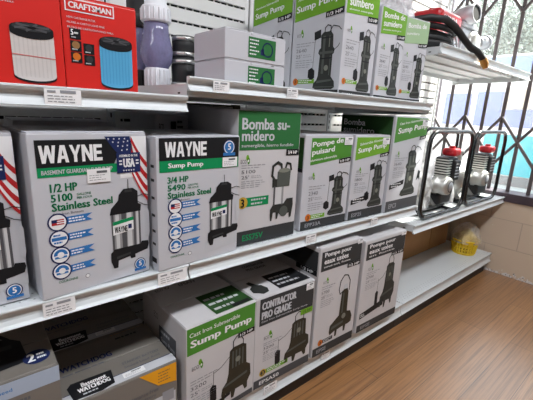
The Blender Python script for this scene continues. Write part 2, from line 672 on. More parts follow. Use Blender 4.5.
# wrought iron window bars: one welded grille
gr = thing('window_grille', 'dark iron security grille of slanted bars and crossed braces inside the window', 'window bars', (2.95, 0, SILL1))
H0, H1 = 0.0, WTOP - .06 - SILL1
ys = [1.298 - .1245 * k for k in range(-1, 14)]
for k, yv in enumerate(ys):
    MB().rbox(-.006, .006, yv - .0115, yv + .0115, H0, H1, IRON, .002, 1).build('vertical_bar', gr)
# crossed braces, each pair meeting on a bar


def brace(y0, z0, y1, z1):
    MB().tube([(-.010, y0, z0 - SILL1), (-.010, y1, z1 - SILL1)], .0105, IRON, seg=6).build('brace', gr)


def zr(v):
    return CZ + v


yb = {k: v for k, v in enumerate(ys)}
# lozenge braces read off the photograph: apex on every second bar at z 1.10, crossing at z 0.93 on the next
for k in range(0, len(ys) - 2, 2):
    yk, yn, yp = ys[k], ys[k + 1], ys[k + 2]
    if k + 2 < len(ys):
        brace(yk, zr(.045), yp, zr(-.29))
        brace(yk, zr(-.29), yp, zr(.045))
        brace(yk, zr(.727), yp, zr(1.06))
        brace(yk, zr(1.06), yp, zr(.727))

# ------------------------------------------------------------------ outside
GROUND = mat('sunlit_paving', (178, 176, 172), 0.8)
tag(MB().box(XW + .2, 40, -14, 34, -.16, -.10, GROUND).build('ground'), kind='structure')
kb = MB().rbox(5.3, 5.55, -6, 20, -.10, .02, mat('red_kerb', (206, 120, 108), 0.7), .01).build('kerb')
tag(kb, 'faded red painted kerb along the street outside the window', 'kerb')
bl = thing('painted_building', 'pale building with teal and blue painted bands across the street outside', 'building', (8, 3, -.1))
bm_ = MB().box(0, 3, -8, 9, 0, 2.42, mat('building_white', (236, 236, 232), 0.7)).build('building_wall', bl)
MB().box(-.03, 0.0, -8, -.25, .20, .96, mat('teal_paint', (70, 168, 178), 0.6)).build('teal_band', bl)
MB().box(-.03, 0.0, -8, 9, 2.06, 2.38, mat('pale_blue_paint', (124, 144, 198), 0.6)).build('blue_band', bl)
MB().box(-.03, 0.0, -8, 9, 0, .18, mat('grey_plinth', (120, 122, 122), 0.7)).build('plinth', bl)
for y0, y1, z0, z1, c in ((-.45, .0, 1.10, 1.75, 'b'), (.12, .62, 1.10, 1.72, 'b'), (-1.0, -.52, 1.45, 1.80, 'c'), (-1.0, -.52, 1.10, 1.42, 'b'), (-1.7, -1.1, 1.1, 1.75, 'b'), (.8, 1.3, 1.1, 1.7, 'b')):
    MB().box(-.05, 0.0, y0, y1, z0, z1, mat('window_blue', (122, 134, 186), 0.4) if c == 'b' else mat('cream_panel', (188, 178, 162), 0.6)).build('window_panel', bl)


def leaf_crown(name, label, x, y, z, r, n, m, trunk):
    root = thing(name, label, 'tree', (x, y, -.1))
    mb = MB()
    rd = random.Random(3)
    for i in range(n):
        p = Vector((rd.gauss(0, 1), rd.gauss(0, 1), rd.gauss(0, .8)))
        p = p.normalized() * r * (rd.random() ** .4)
        p.z = p.z * .8 + z
        a = Vector((rd.gauss(0, 1), rd.gauss(0, 1), rd.gauss(0, 1))).normalized()
        b = a.orthogonal().normalized()
        s = .06 + .07 * rd.random()
        mb.add([p - a * s, p + b * s * .5, p + a * s, p - b * s * .5], [(0, 1, 2, 3)], m)
    mb.build('foliage', root)
    MB().cyl((0, 0, 0), (0, 0, z), .2, trunk, .12).build('trunk', root)
    return root


LEAF = mat('pale_foliage', (138, 146, 138), 0.9, var=.15, scale=3, spec=.0)
TRUNK = mat('tree_bark', (110, 96, 84), 0.8)
leaf_crown('street_tree', 'leafy green tree beyond the pale building, seen through the grille', 14, 4.6, 3.9, 2.1, 7000, LEAF, TRUNK)

# ------------------------------------------------------------------ gondola: uprights, slatted back panels, shelves
YP = 1.375
for x0, x1, lab in ((-.775, -.19, 'slatted white back panel far left behind the red filter cartons'),
                    (-.18, .405, 'slatted white back panel behind the plumbing fittings'),
                    (.435, 1.02, 'slatted white back panel behind the two white cartons'),
                    (1.03, 1.598, 'slatted white back panel behind the green topped cartons'),
                    (1.632, 2.24, 'slatted white back panel left behind the coiled hose'),
                    (2.25, 2.845, 'slatted white back panel nearest the window')):
    t = thing('back_panel', lab, 'shelf back panel', (x0, YP, 0), 0, 'gondola back panels')
    wd = x1 - x0
    b = MB()
    b.box(0, wd, .012, .02, .12, 2.2, DARKGAP)
    z = .14
    zs = []
    off = (CZ + .327 * YP / 1.2) % .0535
    z = .0535 * 2 + off + .004
    while z + .0435 < 2.2:
        b.box(.018, wd - .018, 0, .014, z, z + .0435, SLAT)
        zs.append(z)
        z += .0535
    b.box(0, .018, -.001, .014, .12, 2.2, SLAT)
    b.box(wd - .018, wd, -.001, .014, .12, 2.2, SLAT)
    tb = b
    for z in zs:
        for k in range(int(wd / .032)):
            tb.box(.03 + k * .032, .0325 + k * .032, .004, .013, z - .0095, z - .0005, SLAT)
    b.build('slatted_sheet', t)
for x, lab in ((-.79, 'white slotted steel upright beyond the left edge of the shelves'), (.42, 'white slotted steel upright behind the black rubber couplings'),
               (1.615, 'white slotted steel upright seen above the narrow green cartons'), (2.862, 'white slotted steel upright beside the window')):
    u = thing('shelf_upright', lab, 'shelf upright', (x, YP - .004, 0), 0, 'gondola uprights')
    MB().rbox(-.0135, .0135, 0, .05, 0, 2.22, STEEL_W, .002, 1).build('post', u)
    s = MB()
    for k in range(66):
        z = .15 + k * .031
        s.box(-.0025, .0025, -.0006, .001, z, z + .016, DARKGAP)
    s.build('hook_slots', u)

Y0 = .78
CROSS = mat('dark_rail_cap', (60, 62, 64), 0.5)


def rail_profile(H):
    return [(.016, 0), (.005, 0), (.002, -.0015), (.0015, -.004), (.004, -.009), (.0085, -.25 * H), (.011, -.45 * H), (.0105, -.62 * H),
            (.006, -.82 * H), (.0012, -.93 * H), (0, -.97 * H), (.002, -H), (.008, -H), (.012, -.9 * H), (.0165, -.62 * H), (.017, -.4 * H)]


def shelf(name, label, x0, x1, zt, zb, zdeck, depth, group, kick=False):
    """deck, folded front rail, end brackets; zt/zb = top and bottom of the front rail"""
    t = thing(name, label, 'shelf', (x0, Y0, zdeck), 0, group)
    w = x1 - x0
    d = MB()
    d.box(.002, w - .002, .014, depth, -.0025, 0, STEEL_W)
    d.box(.002, w - .002, .016, .019, -.028, -.002, STEEL_W)
    d.box(.002, w - .002, depth - .003, depth, -.028, -.002, STEEL_W)
    for k in range(1, 4):                       # stiffening ribs under the deck
        yy = depth * k / 4
        d.box(.004, w - .004, yy - .012, yy + .012, -.012, -.0024, STEEL_W)
    nh = int(w / .0254)
    for k in range(nh):                         # punched holes along the front and back of the deck
        for yy in (.028, .042, .056):
            xx = .012 + k * .0254 + (.0127 if yy == .042 else 0)
            d.box(xx - .0017, xx + .0017, yy - .0017, yy + .0017, -.0005, .0003, P_LINE)
    d.build('deck', t)
    top = zt - zdeck
    pr = [(a, b + top) for a, b in rail_profile(zt - zb)]
    r = MB()
    r.prism_x(pr, .001, w - .001, STEEL_W)
    r.build('price_rail', t)
    if kick:
        MB().box(.0, w, .035, .04, -zdeck, -.03, KICK).build('kick_plate', t, 'black recessed kick plate')
    else:
        for xx in (.0008, w - .0032):
            bk = MB()
            bk.prism_x([(.016, 0), (.016, -.03), (.10, -.036), (depth - .05, -.042), (depth, -.045), (depth + .035, -.045), (depth + .035, .0), (depth, .004)], xx, xx + .0024, STEEL_W)
            bk.box(xx - .0004, xx + .0028, .05, .062, -.022, -.018, DARKGAP)
            bk.build('bracket', t)
    return t


XA, XB, XC, XD = -.80, .4165, 1.612, 2.868
G = 'white steel gondola shelves'
shelf('top_shelf', 'white steel shelf carrying the red filter cartons', XA, XB - .001, 1.091, 1.0545, 1.083, .555, G)
shelf('top_shelf', 'white steel shelf carrying the white cartons and tall green topped cartons', XB + .001, XC - .001, 1.1355, 1.1025, 1.118, .555, G)
shelf('top_shelf', 'white steel shelf carrying the coiled hose and red engine pump', XC + .001, XD, 1.386, 1.341, 1.372, .46, G)
shelf('middle_shelf', 'white steel shelf carrying the large stainless pump cartons at left', XA, XB - .001, .668, .626, .666, .555, G)
shelf('middle_shelf', 'white steel shelf carrying the row of green printed cartons', XB + .001, XC - .001, .668, .626, .666, .555, G)
shelf('middle_shelf', 'white steel shelf carrying the two engine pumps in tube frames', XC + .001, XD, .567, .525, .565, .53, G)
shelf('base_shelf', 'white bottom shelf carrying the silver battery cartons', XA, XB - .001, .154, .088, .152, .56, G, True)
shelf('base_shelf', 'white bottom shelf carrying the white and charcoal pump cartons', XB + .001, XC - .001, .154, .088, .152, .56, G, True)
shelf('base_shelf', 'mostly bare white bottom shelf holding only the yellow basket', XC + .001, XD - .03, .154, .088, .152, .56, G, True)


def price_tag(x, zt, zb, w, h, lab, tilt=0.0):
    t = thing('price_tag', lab, 'price tag', (x, Y0 + .0035, (zt + zb) / 2), 0, 'price tags on the shelf rails')
    MB().box(0, w, -.0015, -.0008, -h / 2, h / 2, TAGPAPER).build('paper', t)
    f = (Vector((0, -.0015, -h / 2)), Vector((1, 0, 0)), Vector((0, 0, 1)), Vector((0, -1, 0)), w, h)
    a = Art(f)
    a.rect(.42, .70, .85, .86, P_LINE)
    a.rect(.08, .70, .30, .82, P_LINE)
    a.lines(.08, .12, .9, .6, 3, P_LINE, 1, .3, int(x * 100))
    a.build('price_print', t)
    return t


price_tag(.124, 1.091, 1.0545, .062, .032, 'white price tag on the rail below the two red cartons')
price_tag(.482, 1.1355, 1.1025, .047, .026, 'white price tag on the rail below the stacked white cartons')
price_tag(.728, 1.1355, 1.1025, .042, .026, 'white price tag on the top rail below the tallest front green carton')
price_tag(.085, .668, .626, .060, .036, 'white price tag on the rail below the half horsepower pump carton')
price_tag(.330, .668, .626, .078, .034, 'pale price tag beside the rail joint below the three quarter horsepower carton')
price_tag(.855, .668, .626, .050, .030, 'small price tag on the rail above the first charcoal topped carton')
price_tag(1.235, .668, .626, .045, .028, 'small price tag on the middle rail above the second charcoal topped carton')
price_tag(.70, .154, .088, .06, .034, 'pale price tag on the bottom rail below the contractor pump carton')
price_tag(1.0, .154, .088, .05, .034, 'pale price tag on the bottom rail below the first charcoal topped carton')


# ------------------------------------------------------------------ carton prints
def wayne_pump(a, u0, v0, u1, v1, brand):
    """stainless pump: black cap, steel barrel with green label, black cast base, cord and grey float"""
    U = lambda x: u0 + (u1 - u0) * x
    Vv = lambda y: v0 + (v1 - v0) * y
    P = lambda L: [(U(x), Vv(y)) for x, y in L]
    a.poly(P([(.06, .22), (.76, .22), (.78, .66), (.04, .66)]), P_S1, 1)
    for x0, x1, m in ((.06, .11, P_S3), (.15, .24, P_S2), (.30, .42, P_S3), (.44, .56, P_S2), (.60, .66, P_S3), (.68, .74, P_S2), (.74, .79, P_S3)):
        a.poly(P([(x0, .22), (x1, .22), (x1, .66), (x0, .66)]), m, 2)
    a.poly(P([(.02, .63), (.80, .63), (.82, .70), (.74, .72), (.74, .86), (.62, .90), (.38, .90), (.26, .84), (.24, .78), (.06, .70)]), P_BLACK, 3)
    a.poly(P([(.40, .86), (.60, .86), (.58, .89), (.42, .89)]), P_DARK, 4)
    a.poly(P([(.0, .10), (.06, .02), (.16, .02), (.18, .10), (.48, .12), (.50, .09), (.62, .09), (.62, .13), (.96, .16), (1.0, .22), (.98, .26), (.80, .27), (.78, .24), (.10, .24), (.0, .20)]), P_BLACK, 3)
    a.poly(P([(.14, .12), (.50, .145), (.50, .17), (.14, .15)]), P_DARK, 4)
    a.poly(P([(.08, .40), (.60, .43), (.60, .58), (.08, .55)]), P_WHITE, 4)
    a.poly(P([(.08, .51), (.60, .54), (.60, .58), (.08, .55)]), P_JADE, 5)
    block_word(a, brand, U(.12), Vv(.425), U(.44), Vv(.49), P_BLACK, 5)
    a.rect(U(.46), Vv(.45), U(.55), Vv(.50), P_NAVY, 5)
    a.stroke(P([(.50, .88), (.50, 1.0)]), .007, P_BLACK, 4)
    a.stroke(P([(.72, .80), (.90, .82), (1.02, .80)]), .007, P_BLACK, 4)
    a.stroke(P([(.74, .74), (.88, .70), (1.02, .68)]), .007, P_BLACK, 4)
    a.poly(P([(.90, .32), (1.0, .30), (1.03, .36), (1.03, .60), (.98, .66), (.92, .60)]), P_PALE, 3)


def five_badge(a, cu, cv, r, layer=2):
    a.disc(cu, cv, r, P_NAVY, layer)
    a.disc(cu, cv, r * .86, P_WHITE, layer + 1)
    a.disc(cu, cv, r * .74, P_BLUE, layer + 2)
    k = a.w / a.h
    a.rect(cu - r * 1.0, cv - r * k * 1.12, cu + r * 1.0, cv - r * k * .72, P_BLUE, layer + 3)
    a.text('5', cu - r * .26, cv - r * k * .36, cu + r * .26, cv + r * k * .48, P_WHITE, layer + 4, .04)


def callouts(c, us, vs_, r, u1, flag=True):
    for i, v in enumerate(vs_):
        a = c.art()
        k = c.w / c.h
        u = us + i * .0
        a.poly([(u, v - r * k * .42), (u1, v - r * k * .30), (u1 - .05, v + r * k * .12), (u1, v + r * k * .52), (u, v + r * k * .42)], P_BLUE, 1)
        a.lines(u + r * 1.1, v - r * k * .26, u1 - .06, v + r * k * .36, 2, P_WHITE, 2, .5, i + 3)
        a.disc(u, v, r, P_NAVY, 2)
        a.disc(u, v, r * .84, P_WHITE, 3)
        if i == 0:
            a.rect(u - r * .6, v - r * k * .3, u + r * .62, v + r * k * .32, P_FLAGRED, 4)
            a.rect(u - r * .1, v - r * k * .16, u + r * .62, v - r * k * .04, P_WHITE, 5)
            a.rect(u - r * .1, v + r * k * .08, u + r * .62, v + r * k * .18, P_WHITE, 5)
            a.rect(u - r * .6, v - r * k * .02, u - r * .05, v + r * k * .32, P_NAVY, 5)
        elif i == 1:
            a.rect(u - r * .74, v - r * k * .18, u + r * .74, v + r * k * .2, P_BLUE, 4)
            a.lines(u - r * .55, v + r * k * .28, u + r * .55, v + r * k * .56, 1, P_BLUE, 4, .7, 2)
            a.lines(u - r * .55, v - r * k * .55, u + r * .55, v - r * k * .28, 1, P_BLUE, 4, .7, 5)
        else:
            a.poly([(u + r * .7 * math.cos(t * PI / 10), v + r * k * .7 * math.sin(t * PI / 10)) for t in range(11)], P_BLUE, 4)
            a.disc(u, v + r * k * .05, r * .34, P_WHITE, 5)
            a.rect(u - r * .6, v - r * k * .35, u + r * .6, v - r * k * .12, P_BLUE, 4)
        a.build('callout_badge', c.root)


def price_sticker(c, u0, v0, u1, v1, side='front', layer=7, paper=STICKER):
    a = c.art(side)
    a.rect(u0, v0, u1, v1, paper, layer)
    a.rect(u0 + (u1 - u0) * .4, v0 + (v1 - v0) * .68, u0 + (u1 - u0) * .85, v0 + (v1 - v0) * .86, P_TXT, layer + 1)
    a.lines(u0 + (u1 - u0) * .08, v0 + (v1 - v0) * .12, u1 - (u1 - u0) * .1, v0 + (v1 - v0) * .62, 3, P_LINE, layer + 1, .3, 9)
    a.build('price_sticker', c.root)


def stainless_half(c):
    a = c.art()
    a.poly([(.05, .80), (.68, .80), (.72, .86), (.62, .955), (.05, .955)], P_BLACK, 1)
    block_word(a, 'WAYNE', .075, .825, .575, .925, P_WHITE, 2)
    a.build('header_panel', c.root)
    a = c.art()
    a.rect(.05, .745, .71, .80, P_JADE, 1)
    a.text('BASEMENT GUARDIAN SUMP PUMP', .08, .76, .66, .785, P_PALE, 2, .02)
    a.build('green_stripe', c.root)
    a = c.art()                                          # flag corner
    a.poly([(.60, .97), (.835, .97), (.87, .86), (.72, .86), (.67, .90)], P_NAVY, 2)
    for i, (su, sv) in enumerate((q0 - .025, q1) for q0, q1 in [(.66, .955), (.71, .955), (.76, .955), (.81, .955), (.70, .935), (.75, .932), (.80, .935), (.745, .91), (.79, .908), (.835, .912), (.84, .94), (.78, .882), (.83, .885)]):
        a.poly([(su + (.0105 if q % 2 == 0 else .004) * math.sin(q * PI / 5), sv + (.0105 if q % 2 == 0 else .004) * c.w / c.h * math.cos(q * PI / 5)) for q in range(10)], P_WHITE, 3)
    def wave(off):
        return [(.845 + .155 * t, .97 - off - .10 * t - .075 * math.sin(t * PI / 2) * (1 + off)) for t in [k / 8 for k in range(9)]]
    a.poly([(.845, .97)] + [(1.0, .97)] + list(reversed(wave(.24)))[:9], P_WHITE, 2)
    for o0, o1 in ((0.0, .035), (.075, .115), (.155, .195), (.225, .25)):
        A, B = wave(o0), wave(o1)
        for i in range(8):
            a.poly([A[i], A[i + 1], B[i + 1], B[i]], P_FLAGRED, 3)
    a.poly([(.73, .735), (.93, .735), (.99, .66), (1.0, .66), (1.0, .645), (.92, .70), (.73, .70)], P_WHITE, 1)
    a.build('flag_print', c.root)
    a = c.art()
    a.rect(.70, .735, .93, .865, P_NAVY, 5)
    a.text('ASSEMBLED IN THE', .725, .838, .905, .854, P_WHITE, 6, .02)
    a.text('USA', .76, .77, .875, .828, P_WHITE, 6, .06)
    for su in (.722, .885):
        for sv in (.788, .808):
            a.rect(su, sv, su + .028, sv + .010, P_WHITE, 6)
    a.text('* * * * *', .755, .745, .87, .757, P_WHITE, 6, .03)
    a.build('origin_plate', c.root)
    a = c.art()
    a.text('1/2 HP', .13, .655, .345, .705, P_JADETXT, 1, .035)
    a.text('5100', .13, .597, .30, .643, P_JADETXT, 1, .035)
    a.text('GALLONS', .335, .622, .455, .637, P_JADETXT, 1, .015)
    a.text('PER HOUR', .335, .600, .465, .615, P_JADETXT, 1, .015)
    a.text('Stainless Steel', .13, .542, .645, .590, P_JADETXT, 1, .035)
    a.text('Cast Iron Bottom', .13, .515, .38, .531, P_TXT, 1, .01)
    a.build('spec_text', c.root)
    a = c.art()
    a.text('COURONNE', .13, .088, .29, .103, P_JADETXT, 1, .01)
    a.build('maker_text', c.root)
    a = c.art()
    a.disc(.375, .09, .02, P_TXT, 1)
    a.disc(.375, .09, .016, P_WHITE, 2)
    a.build('safety_mark', c.root)
    callouts(c, .165, (.475, .372, .268, .165), .080, .455)
    a = c.art()
    a.poly([(.60, .06), (1.0, .10), (1.0, .22), (.60, .15)], P_PALE, 1)
    a.build('picture_shadow', c.root)
    a = c.art()
    wayne_pump(a, .60, .075, .995, .69, 'WAYNE')
    a.build('pump_picture', c.root)
    a = c.art()
    five_badge(a, .89, .075, .062, 3)
    a.build('warranty_badge', c.root)
    price_sticker(c, .43, .69, .635, .775)


def stainless_threequarter(c):
    a = c.art()
    a.rect(.03, .83, .985, .99, P_BLACK, 1)
    block_word(a, 'WAYNE', .09, .855, .56, .962, P_WHITE, 2)
    a.build('header_panel', c.root)
    a = c.art()
    a.rect(.03, .748, .985, .83, P_JADE, 1)
    a.text('Sump Pump', .12, .766, .52, .812, P_WHITE, 2, .04)
    a.build('green_stripe', c.root)
    a = c.art()
    a.text('3/4 HP', .11, .665, .345, .712, P_JADETXT, 1, .035)
    a.text('5490', .11, .607, .31, .653, P_JADETXT, 1, .035)
    a.text('GALLONS', .335, .633, .455, .648, P_JADETXT, 1, .015)
    a.text('PER HOUR', .335, .610, .465, .625, P_JADETXT, 1, .015)
    a.text('Stainless Steel', .11, .552, .62, .598, P_JADETXT, 1, .035)
    a.text('Cast Iron Bottom', .11, .525, .36, .54, P_TXT, 1, .01)
    a.build('spec_text', c.root)
    a = c.art()
    a.text('COURONNE', .13, .088, .29, .103, P_JADETXT, 1, .01)
    a.build('maker_text', c.root)
    a = c.art()
    a.disc(.355, .09, .022, P_TXT, 1)
    a.disc(.355, .09, .017, P_WHITE, 2)
    a.build('safety_mark', c.root)
    callouts(c, .19, (.49, .388, .285, .18), .082, .49)
    a = c.art()
    a.poly([(.52, .05), (.99, .08), (.99, .20), (.56, .14)], P_PALE, 1)
    a.build('picture_shadow', c.root)
    a = c.art()
    wayne_pump(a, .585, .10, 1.0, .69, 'WAYNE')
    a.build('pump_picture', c.root)
    a = c.art()
    five_badge(a, .85, .912, .082, 2)
    a.build('warranty_badge', c.root)
    price_sticker(c, .76, .755, .96, .832)


def eco(a, u, v, s):
    k = a.w / a.h
    a.disc(u + s * .9, v + s * k * .9, s * .42, P_LGREEN, 1, 12, s * k * .75)
    a.disc(u + s * 1.25, v + s * k * .1, s * .34, P_GREEN, 1, 12, s * k * .85)
    a.disc(u + s * 1.15, v + s * k * .15, s * .2, P_WHITE, 2, 12, s * k * .3)
    a.text('ECO', u - s * 1.1, v - s * k * .45, u + s * .55, v + s * k * .45, P_TXT, 2, .0)


def slim_pump(a, u0, v0, u1, v1, col=None, floaty=True):
    col = col or P_PUMP
    U = lambda x: u0 + (u1 - u0) * x
    Vv = lambda y: v0 + (v1 - v0) * y
    P = lambda L: [(U(x), Vv(y)) for x, y in L]
    a.poly(P([(.42, .86), (.50, .90), (.74, .90), (.82, .84), (.84, .66), (.90, .62), (.88, .56), (.84, .54), (.84, .20), (.96, .12), (.98, .03), (.90, 0), (.34, 0), (.24, .03), (.26, .10), (.36, .15), (.40, .22), (.42, .54), (.36, .58), (.38, .63), (.44, .66)]), col, 1)
    a.poly(P([(.50, .25), (.58, .25), (.58, .84), (.50, .84)]), P_PUMP2, 2)
    a.poly(P([(.40, .56), (.86, .56), (.86, .60), (.40, .60)]), P_PUMP2, 2)
    a.poly(P([(.36, .10), (.86, .13), (.86, .16), (.38, .14)]), P_PUMP2, 2)
    a.disc(U(.66), Vv(.34), (u1 - u0) * .07, P_PUMP3, 2)
    a.poly(P([(.70, .66), (.725, .66), (.725, .83), (.70, .83)]), P_PUMP3, 2)
    a.poly(P([(.76, .22), (.79, .22), (.79, .53), (.76, .53)]), P_PUMP2, 2)
    a.poly(P([(.44, .80), (.82, .80), (.82, .82), (.44, .82)]), P_BLACK, 3)
    a.poly(P([(.43, .48), (.84, .48), (.84, .50), (.43, .50)]), P_BLACK, 3)
    a.poly(P([(.28, .03), (.96, .03), (.96, .045), (.28, .045)]), P_PUMP2, 2)
    a.stroke(P([(.54, .88), (.54, .96), (.62, 1.0), (.72, .98), (.74, .90)]), .014, P_BLACK, 2)
    a.stroke(P([(.70, .90), (.80, .98), (.98, .95), (1.06, .90)]), .012, P_BLACK, 2)
    a.stroke(P([(.86, .60), (1.0, .66), (1.04, .70)]), .010, P_BLACK, 2)
    if floaty:
        a.poly(P([(.18, .92), (.40, .95), (.42, .82), (.20, .79)]), P_BLACK, 1)
        a.stroke(P([(.24, .80), (.22, .74), (.20, .34)]), .008, P_PUMP2, 1)
        a.poly(P([(.04, .32), (.16, .36), (.27, .31), (.28, .19), (.16, .15), (.04, .20)]), P_BLACK, 1)


def squat_pump(a, u0, v0, u1, v1, col=None, loop=True):
    col = col or P_PUMP
    U = lambda x: u0 + (u1 - u0) * x
    Vv = lambda y: v0 + (v1 - v0) * y
    P = lambda L: [(U(x), Vv(y)) for x, y in L]
    a.poly(P([(.46, .80), (.54, .84), (.76, .84), (.86, .80), (.88, .48), (.98, .42), (1.0, .24), (.92, .14), (.92, .04), (.86, .02), (.80, .12), (.62, .12), (.58, .0), (.52, 0), (.50, .12), (.38, .12), (.36, .04), (.30, .04), (.28, .14), (.30, .24), (.40, .32), (.44, .44)]), col, 1)
    for x in (.52, .60, .68, .76):
        a.poly(P([(x, .50), (x + .035, .50), (x + .035, .78), (x, .78)]), P_PUMP2, 2)
    a.poly(P([(.34, .24), (.90, .30), (.90, .34), (.36, .28)]), P_PUMP2, 2)
    a.disc(U(.66), Vv(.62), (u1 - u0) * .06, P_PUMP3, 3)
    if loop:
        a.stroke(P([(.54, .82), (.54, .94), (.62, 1.0), (.72, .98), (.78, .90), (.78, .82)]), .013, P_BLACK, 2)
    a.stroke(P([(.46, .72), (.28, .62), (.10, .58)]), .008, P_PUMP2, 1)
    a.stroke(P([(.10, .62), (.10, .36)]), .007, P_PUMP2, 1)
    a.poly(P([(.02, .36), (.08, .40), (.16, .37), (.17, .14), (.10, .09), (.03, .13)]), P_BLACK, 1)


def badge_ribbon(c, u0, v0, u1, m, ring, txt=None):
    a = c.art()
    k = a.w / a.h
    r = .055
    a.rect(u0, v0 - r * k * .55, u1, v0 + r * k * .6, m, 1)
    a.lines(u0 + r * 1.3, v0 - r * k * .4, u1 - .02, v0 + r * k * .5, 2, P_WHITE, 2, .45, 4)
    a.disc(u0, v0, r, ring, 2)
    a.disc(u0, v0, r * .72, P_DARK if ring is P_GOLD else ring, 3)
    a.text('3' if txt is None else txt, u0 - r * .3, v0 - r * k * .45, u0 + r * .3, v0 + r * k * .45, ring if ring is P_GOLD else P_BLACK, 4, .03)
    a.build('warranty_badge', c.root)


def pump_front(c, head, lines_, sub, hp, hcol=P_GREEN, hv=.25, slope=0.0, u0=.04, flat_top=.985, tcol=P_WHITE, footer=P_FOOT, foot_h=.075, foot=None, num='2640', num2="25'", foot_col=P_GREEN):
    """header with slanted foot, lettering, power tag, spec text"""
    w, h = c.face()[4:6]
    sl = slope * w / h
    a = c.art(None, slope)
    a.poly([(u0, 1 - hv), (.985, 1 - hv + sl), (.985, flat_top), (u0, flat_top)], hcol, 1)
    hd = a.build('header_panel', c.root)
    a = c.art(None, slope)
    for s, x0, y0, x1, y1, b in lines_:
        a.text(s, x0, y0, x1, y1, tcol, 2, b, True)
    if sub:
        a.text(sub[0], sub[1], sub[2], sub[3], sub[4], tcol, 2, .01, True)
    a.build('lettering', hd)
    a = c.art(None, slope)
    x0, x1 = hp[1], .985
    yb_ = 1 - hv + sl * (x0 - u0) / (.985 - u0)
    a.poly([(x0, yb_ - hp[2]), (x1, yb_ - hp[2] + sl * (x1 - x0)), (x1, yb_ + sl * (x1 - x0)), (x0, yb_)], P_BLACK, 3)
    a.text(hp[0], x0 + .03, yb_ - hp[2] * .8, x1 - .03, yb_ - hp[2] * .25, P_WHITE, 4, .02, True)
    a.build('power_tag', c.root)
    if footer:
        a = c.art()
        a.rect(.01, .004, .99, foot_h, footer, 1)
        if foot:
            a.text(foot, .10, foot_h * .3, .10 + .055 * len(foot), foot_h * .72, foot_col, 2, .02)
        a.build('footer_band', c.root)


def pump_specs(c, eu, ev, es, tu, tv, tu1, th, num, num2):
    a = c.art()
    eco(a, eu, ev, es)
    a.build('eco_mark', c.root)
    a = c.art()
    a.lines(tu, tv + th * .80, tu1, tv + th, 2, P_LINE, 1, .3, 1)
    a.text(num, tu, tv + th * .62, tu + (tu1 - tu) * .55, tv + th * .76, P_TXT, 1, .0)
    a.text(num2, tu, tv + th * .40, tu + (tu1 - tu) * .3, tv + th * .54, P_TXT, 1, .0)
    a.lines(tu + (tu1 - tu) * .38, tv + th * .40, tu1, tv + th * .54, 2, P_LINE, 1, .3, 2)
    a.lines(tu, tv, tu1, tv + th * .34, 4, P_LINE, 1, .3, 3)
    a.build('spec_text', c.root)


# ------------------------------------------------------------------ middle shelf cartons
ZM, ZB, ZT, ZA = .6685, .1545, 1.1195, 1.0845
GP = 'pump cartons on the middle shelf'
half = Carton('pump_carton', 'white carton reading 1/2 HP, with a flag corner and stainless pump picture', 'carton', .088, .781, ZM, 6.2, .233, .20, .339, WHITEBOX, GP)
stainless_half(half)
lc = copy_tree(half.root)
lc.location = (-.1625, .798, ZM)
lc.rotation_euler.z = math.radians(4.0)
lc['label'] = 'white flag cornered pump carton cut off by the left edge of the photo'
tq = Carton('pump_carton', 'white carton reading 3/4 HP under a full width black header', 'carton', .332, .7805, ZM, 3.2, .243, .27, .329, WHITEBOX, GP)
stainless_threequarter(tq)
a = tq.art('left')
a.rect(.88, .06, .97, .10, P_BLACK, 1)
a.build('side_mark', tq.root)
for v in (.2, .3, .42, .55, .68, .78):
    a = tq.art('left')
    a.rect(.90, v, .96, v + .02, P_DARK, 1)
    a.build('side_mark', tq.root)

bo = Carton('pump_carton', 'white carton with a flat bottle green header reading Bomba su-midero', 'carton', .583, .814, ZM, -1.2, .237, .25, .398, GREYBOX, GP)
pump_front(bo, None, [('Bomba su-', .05, .865, .80, .945, .03), ('midero', .05, .785, .55, .86, .03)], ('sumergible, hierro fundido', .05, .735, .88, .765), ('3/4 HP', .76, .05), P_BGREEN, .28, 0, .0, .995, P_PALE, P_DARK, .115, 'ESS75V', foot_col=P_JADE)
pump_specs(bo, .10, .64, .05, .06, .44, .44, .18, '5100', "25'")
a = bo.art()                                           # steel bodied pump picture
U = lambda x: .50 + .44 * x
Q = lambda L: [(U(x), .155 + .465 * y) for x, y in L]
a.poly(Q([(.16, .26), (.62, .26), (.62, .60), (.16, .60)]), P_S2, 1)
a.poly(Q([(.18, .26), (.25, .26), (.25, .60), (.18, .60)]), P_S3, 2)
a.poly(Q([(.50, .26), (.58, .26), (.58, .60), (.50, .60)]), P_S1, 2)
a.poly(Q([(.12, .58), (.66, .58), (.68, .66), (.36, .66), (.36, .72), (.12, .72)]), P_PUMP, 2)
a.poly(Q([(.30, .58), (.80, .58), (.82, .84), (.70, .88), (.42, .88), (.30, .84)]), P_PUMP2, 3)
a.disc(U(.56), .155 + .465 * .86, .10, P_PUMP3, 4, 16, .018)
a.poly(Q([(.08, .20), (.18, .28), (.60, .28), (.72, .36), (.98, .36), (1.0, .24), (.94, .02), (.86, .0), (.84, .10), (.70, .08), (.52, .06), (.42, .12), (.38, .02), (.32, .02), (.30, .14), (.20, .14), (.16, .0), (.10, .0), (.08, .12)]), P_PUMP, 2)
a.disc(U(.62), .155 + .465 * .14, .075, P_PUMP2, 3)
a.stroke(Q([(.24, .68), (.10, .78), (.12, .94), (.30, 1.0), (.44, .96), (.46, .88)]), .034, P_PUMP, 3)
a.stroke(Q([(.60, .88), (.66, .98), (.80, .96), (.84, .86)]), .03, P_PUMP, 2)
a.build('pump_picture', bo.root)
a = bo.art()
a.rect(.10, .30, .50, .37, P_JADE, 1)
a.lines(.22, .305, .48, .365, 2, P_PALE, 2, .45, 4)
a.disc(.09, .335, .075, P_GOLD, 2)
a.text('3', .06, .30, .115, .365, P_BLACK, 3, .05)
a.build('warranty_badge', bo.root)

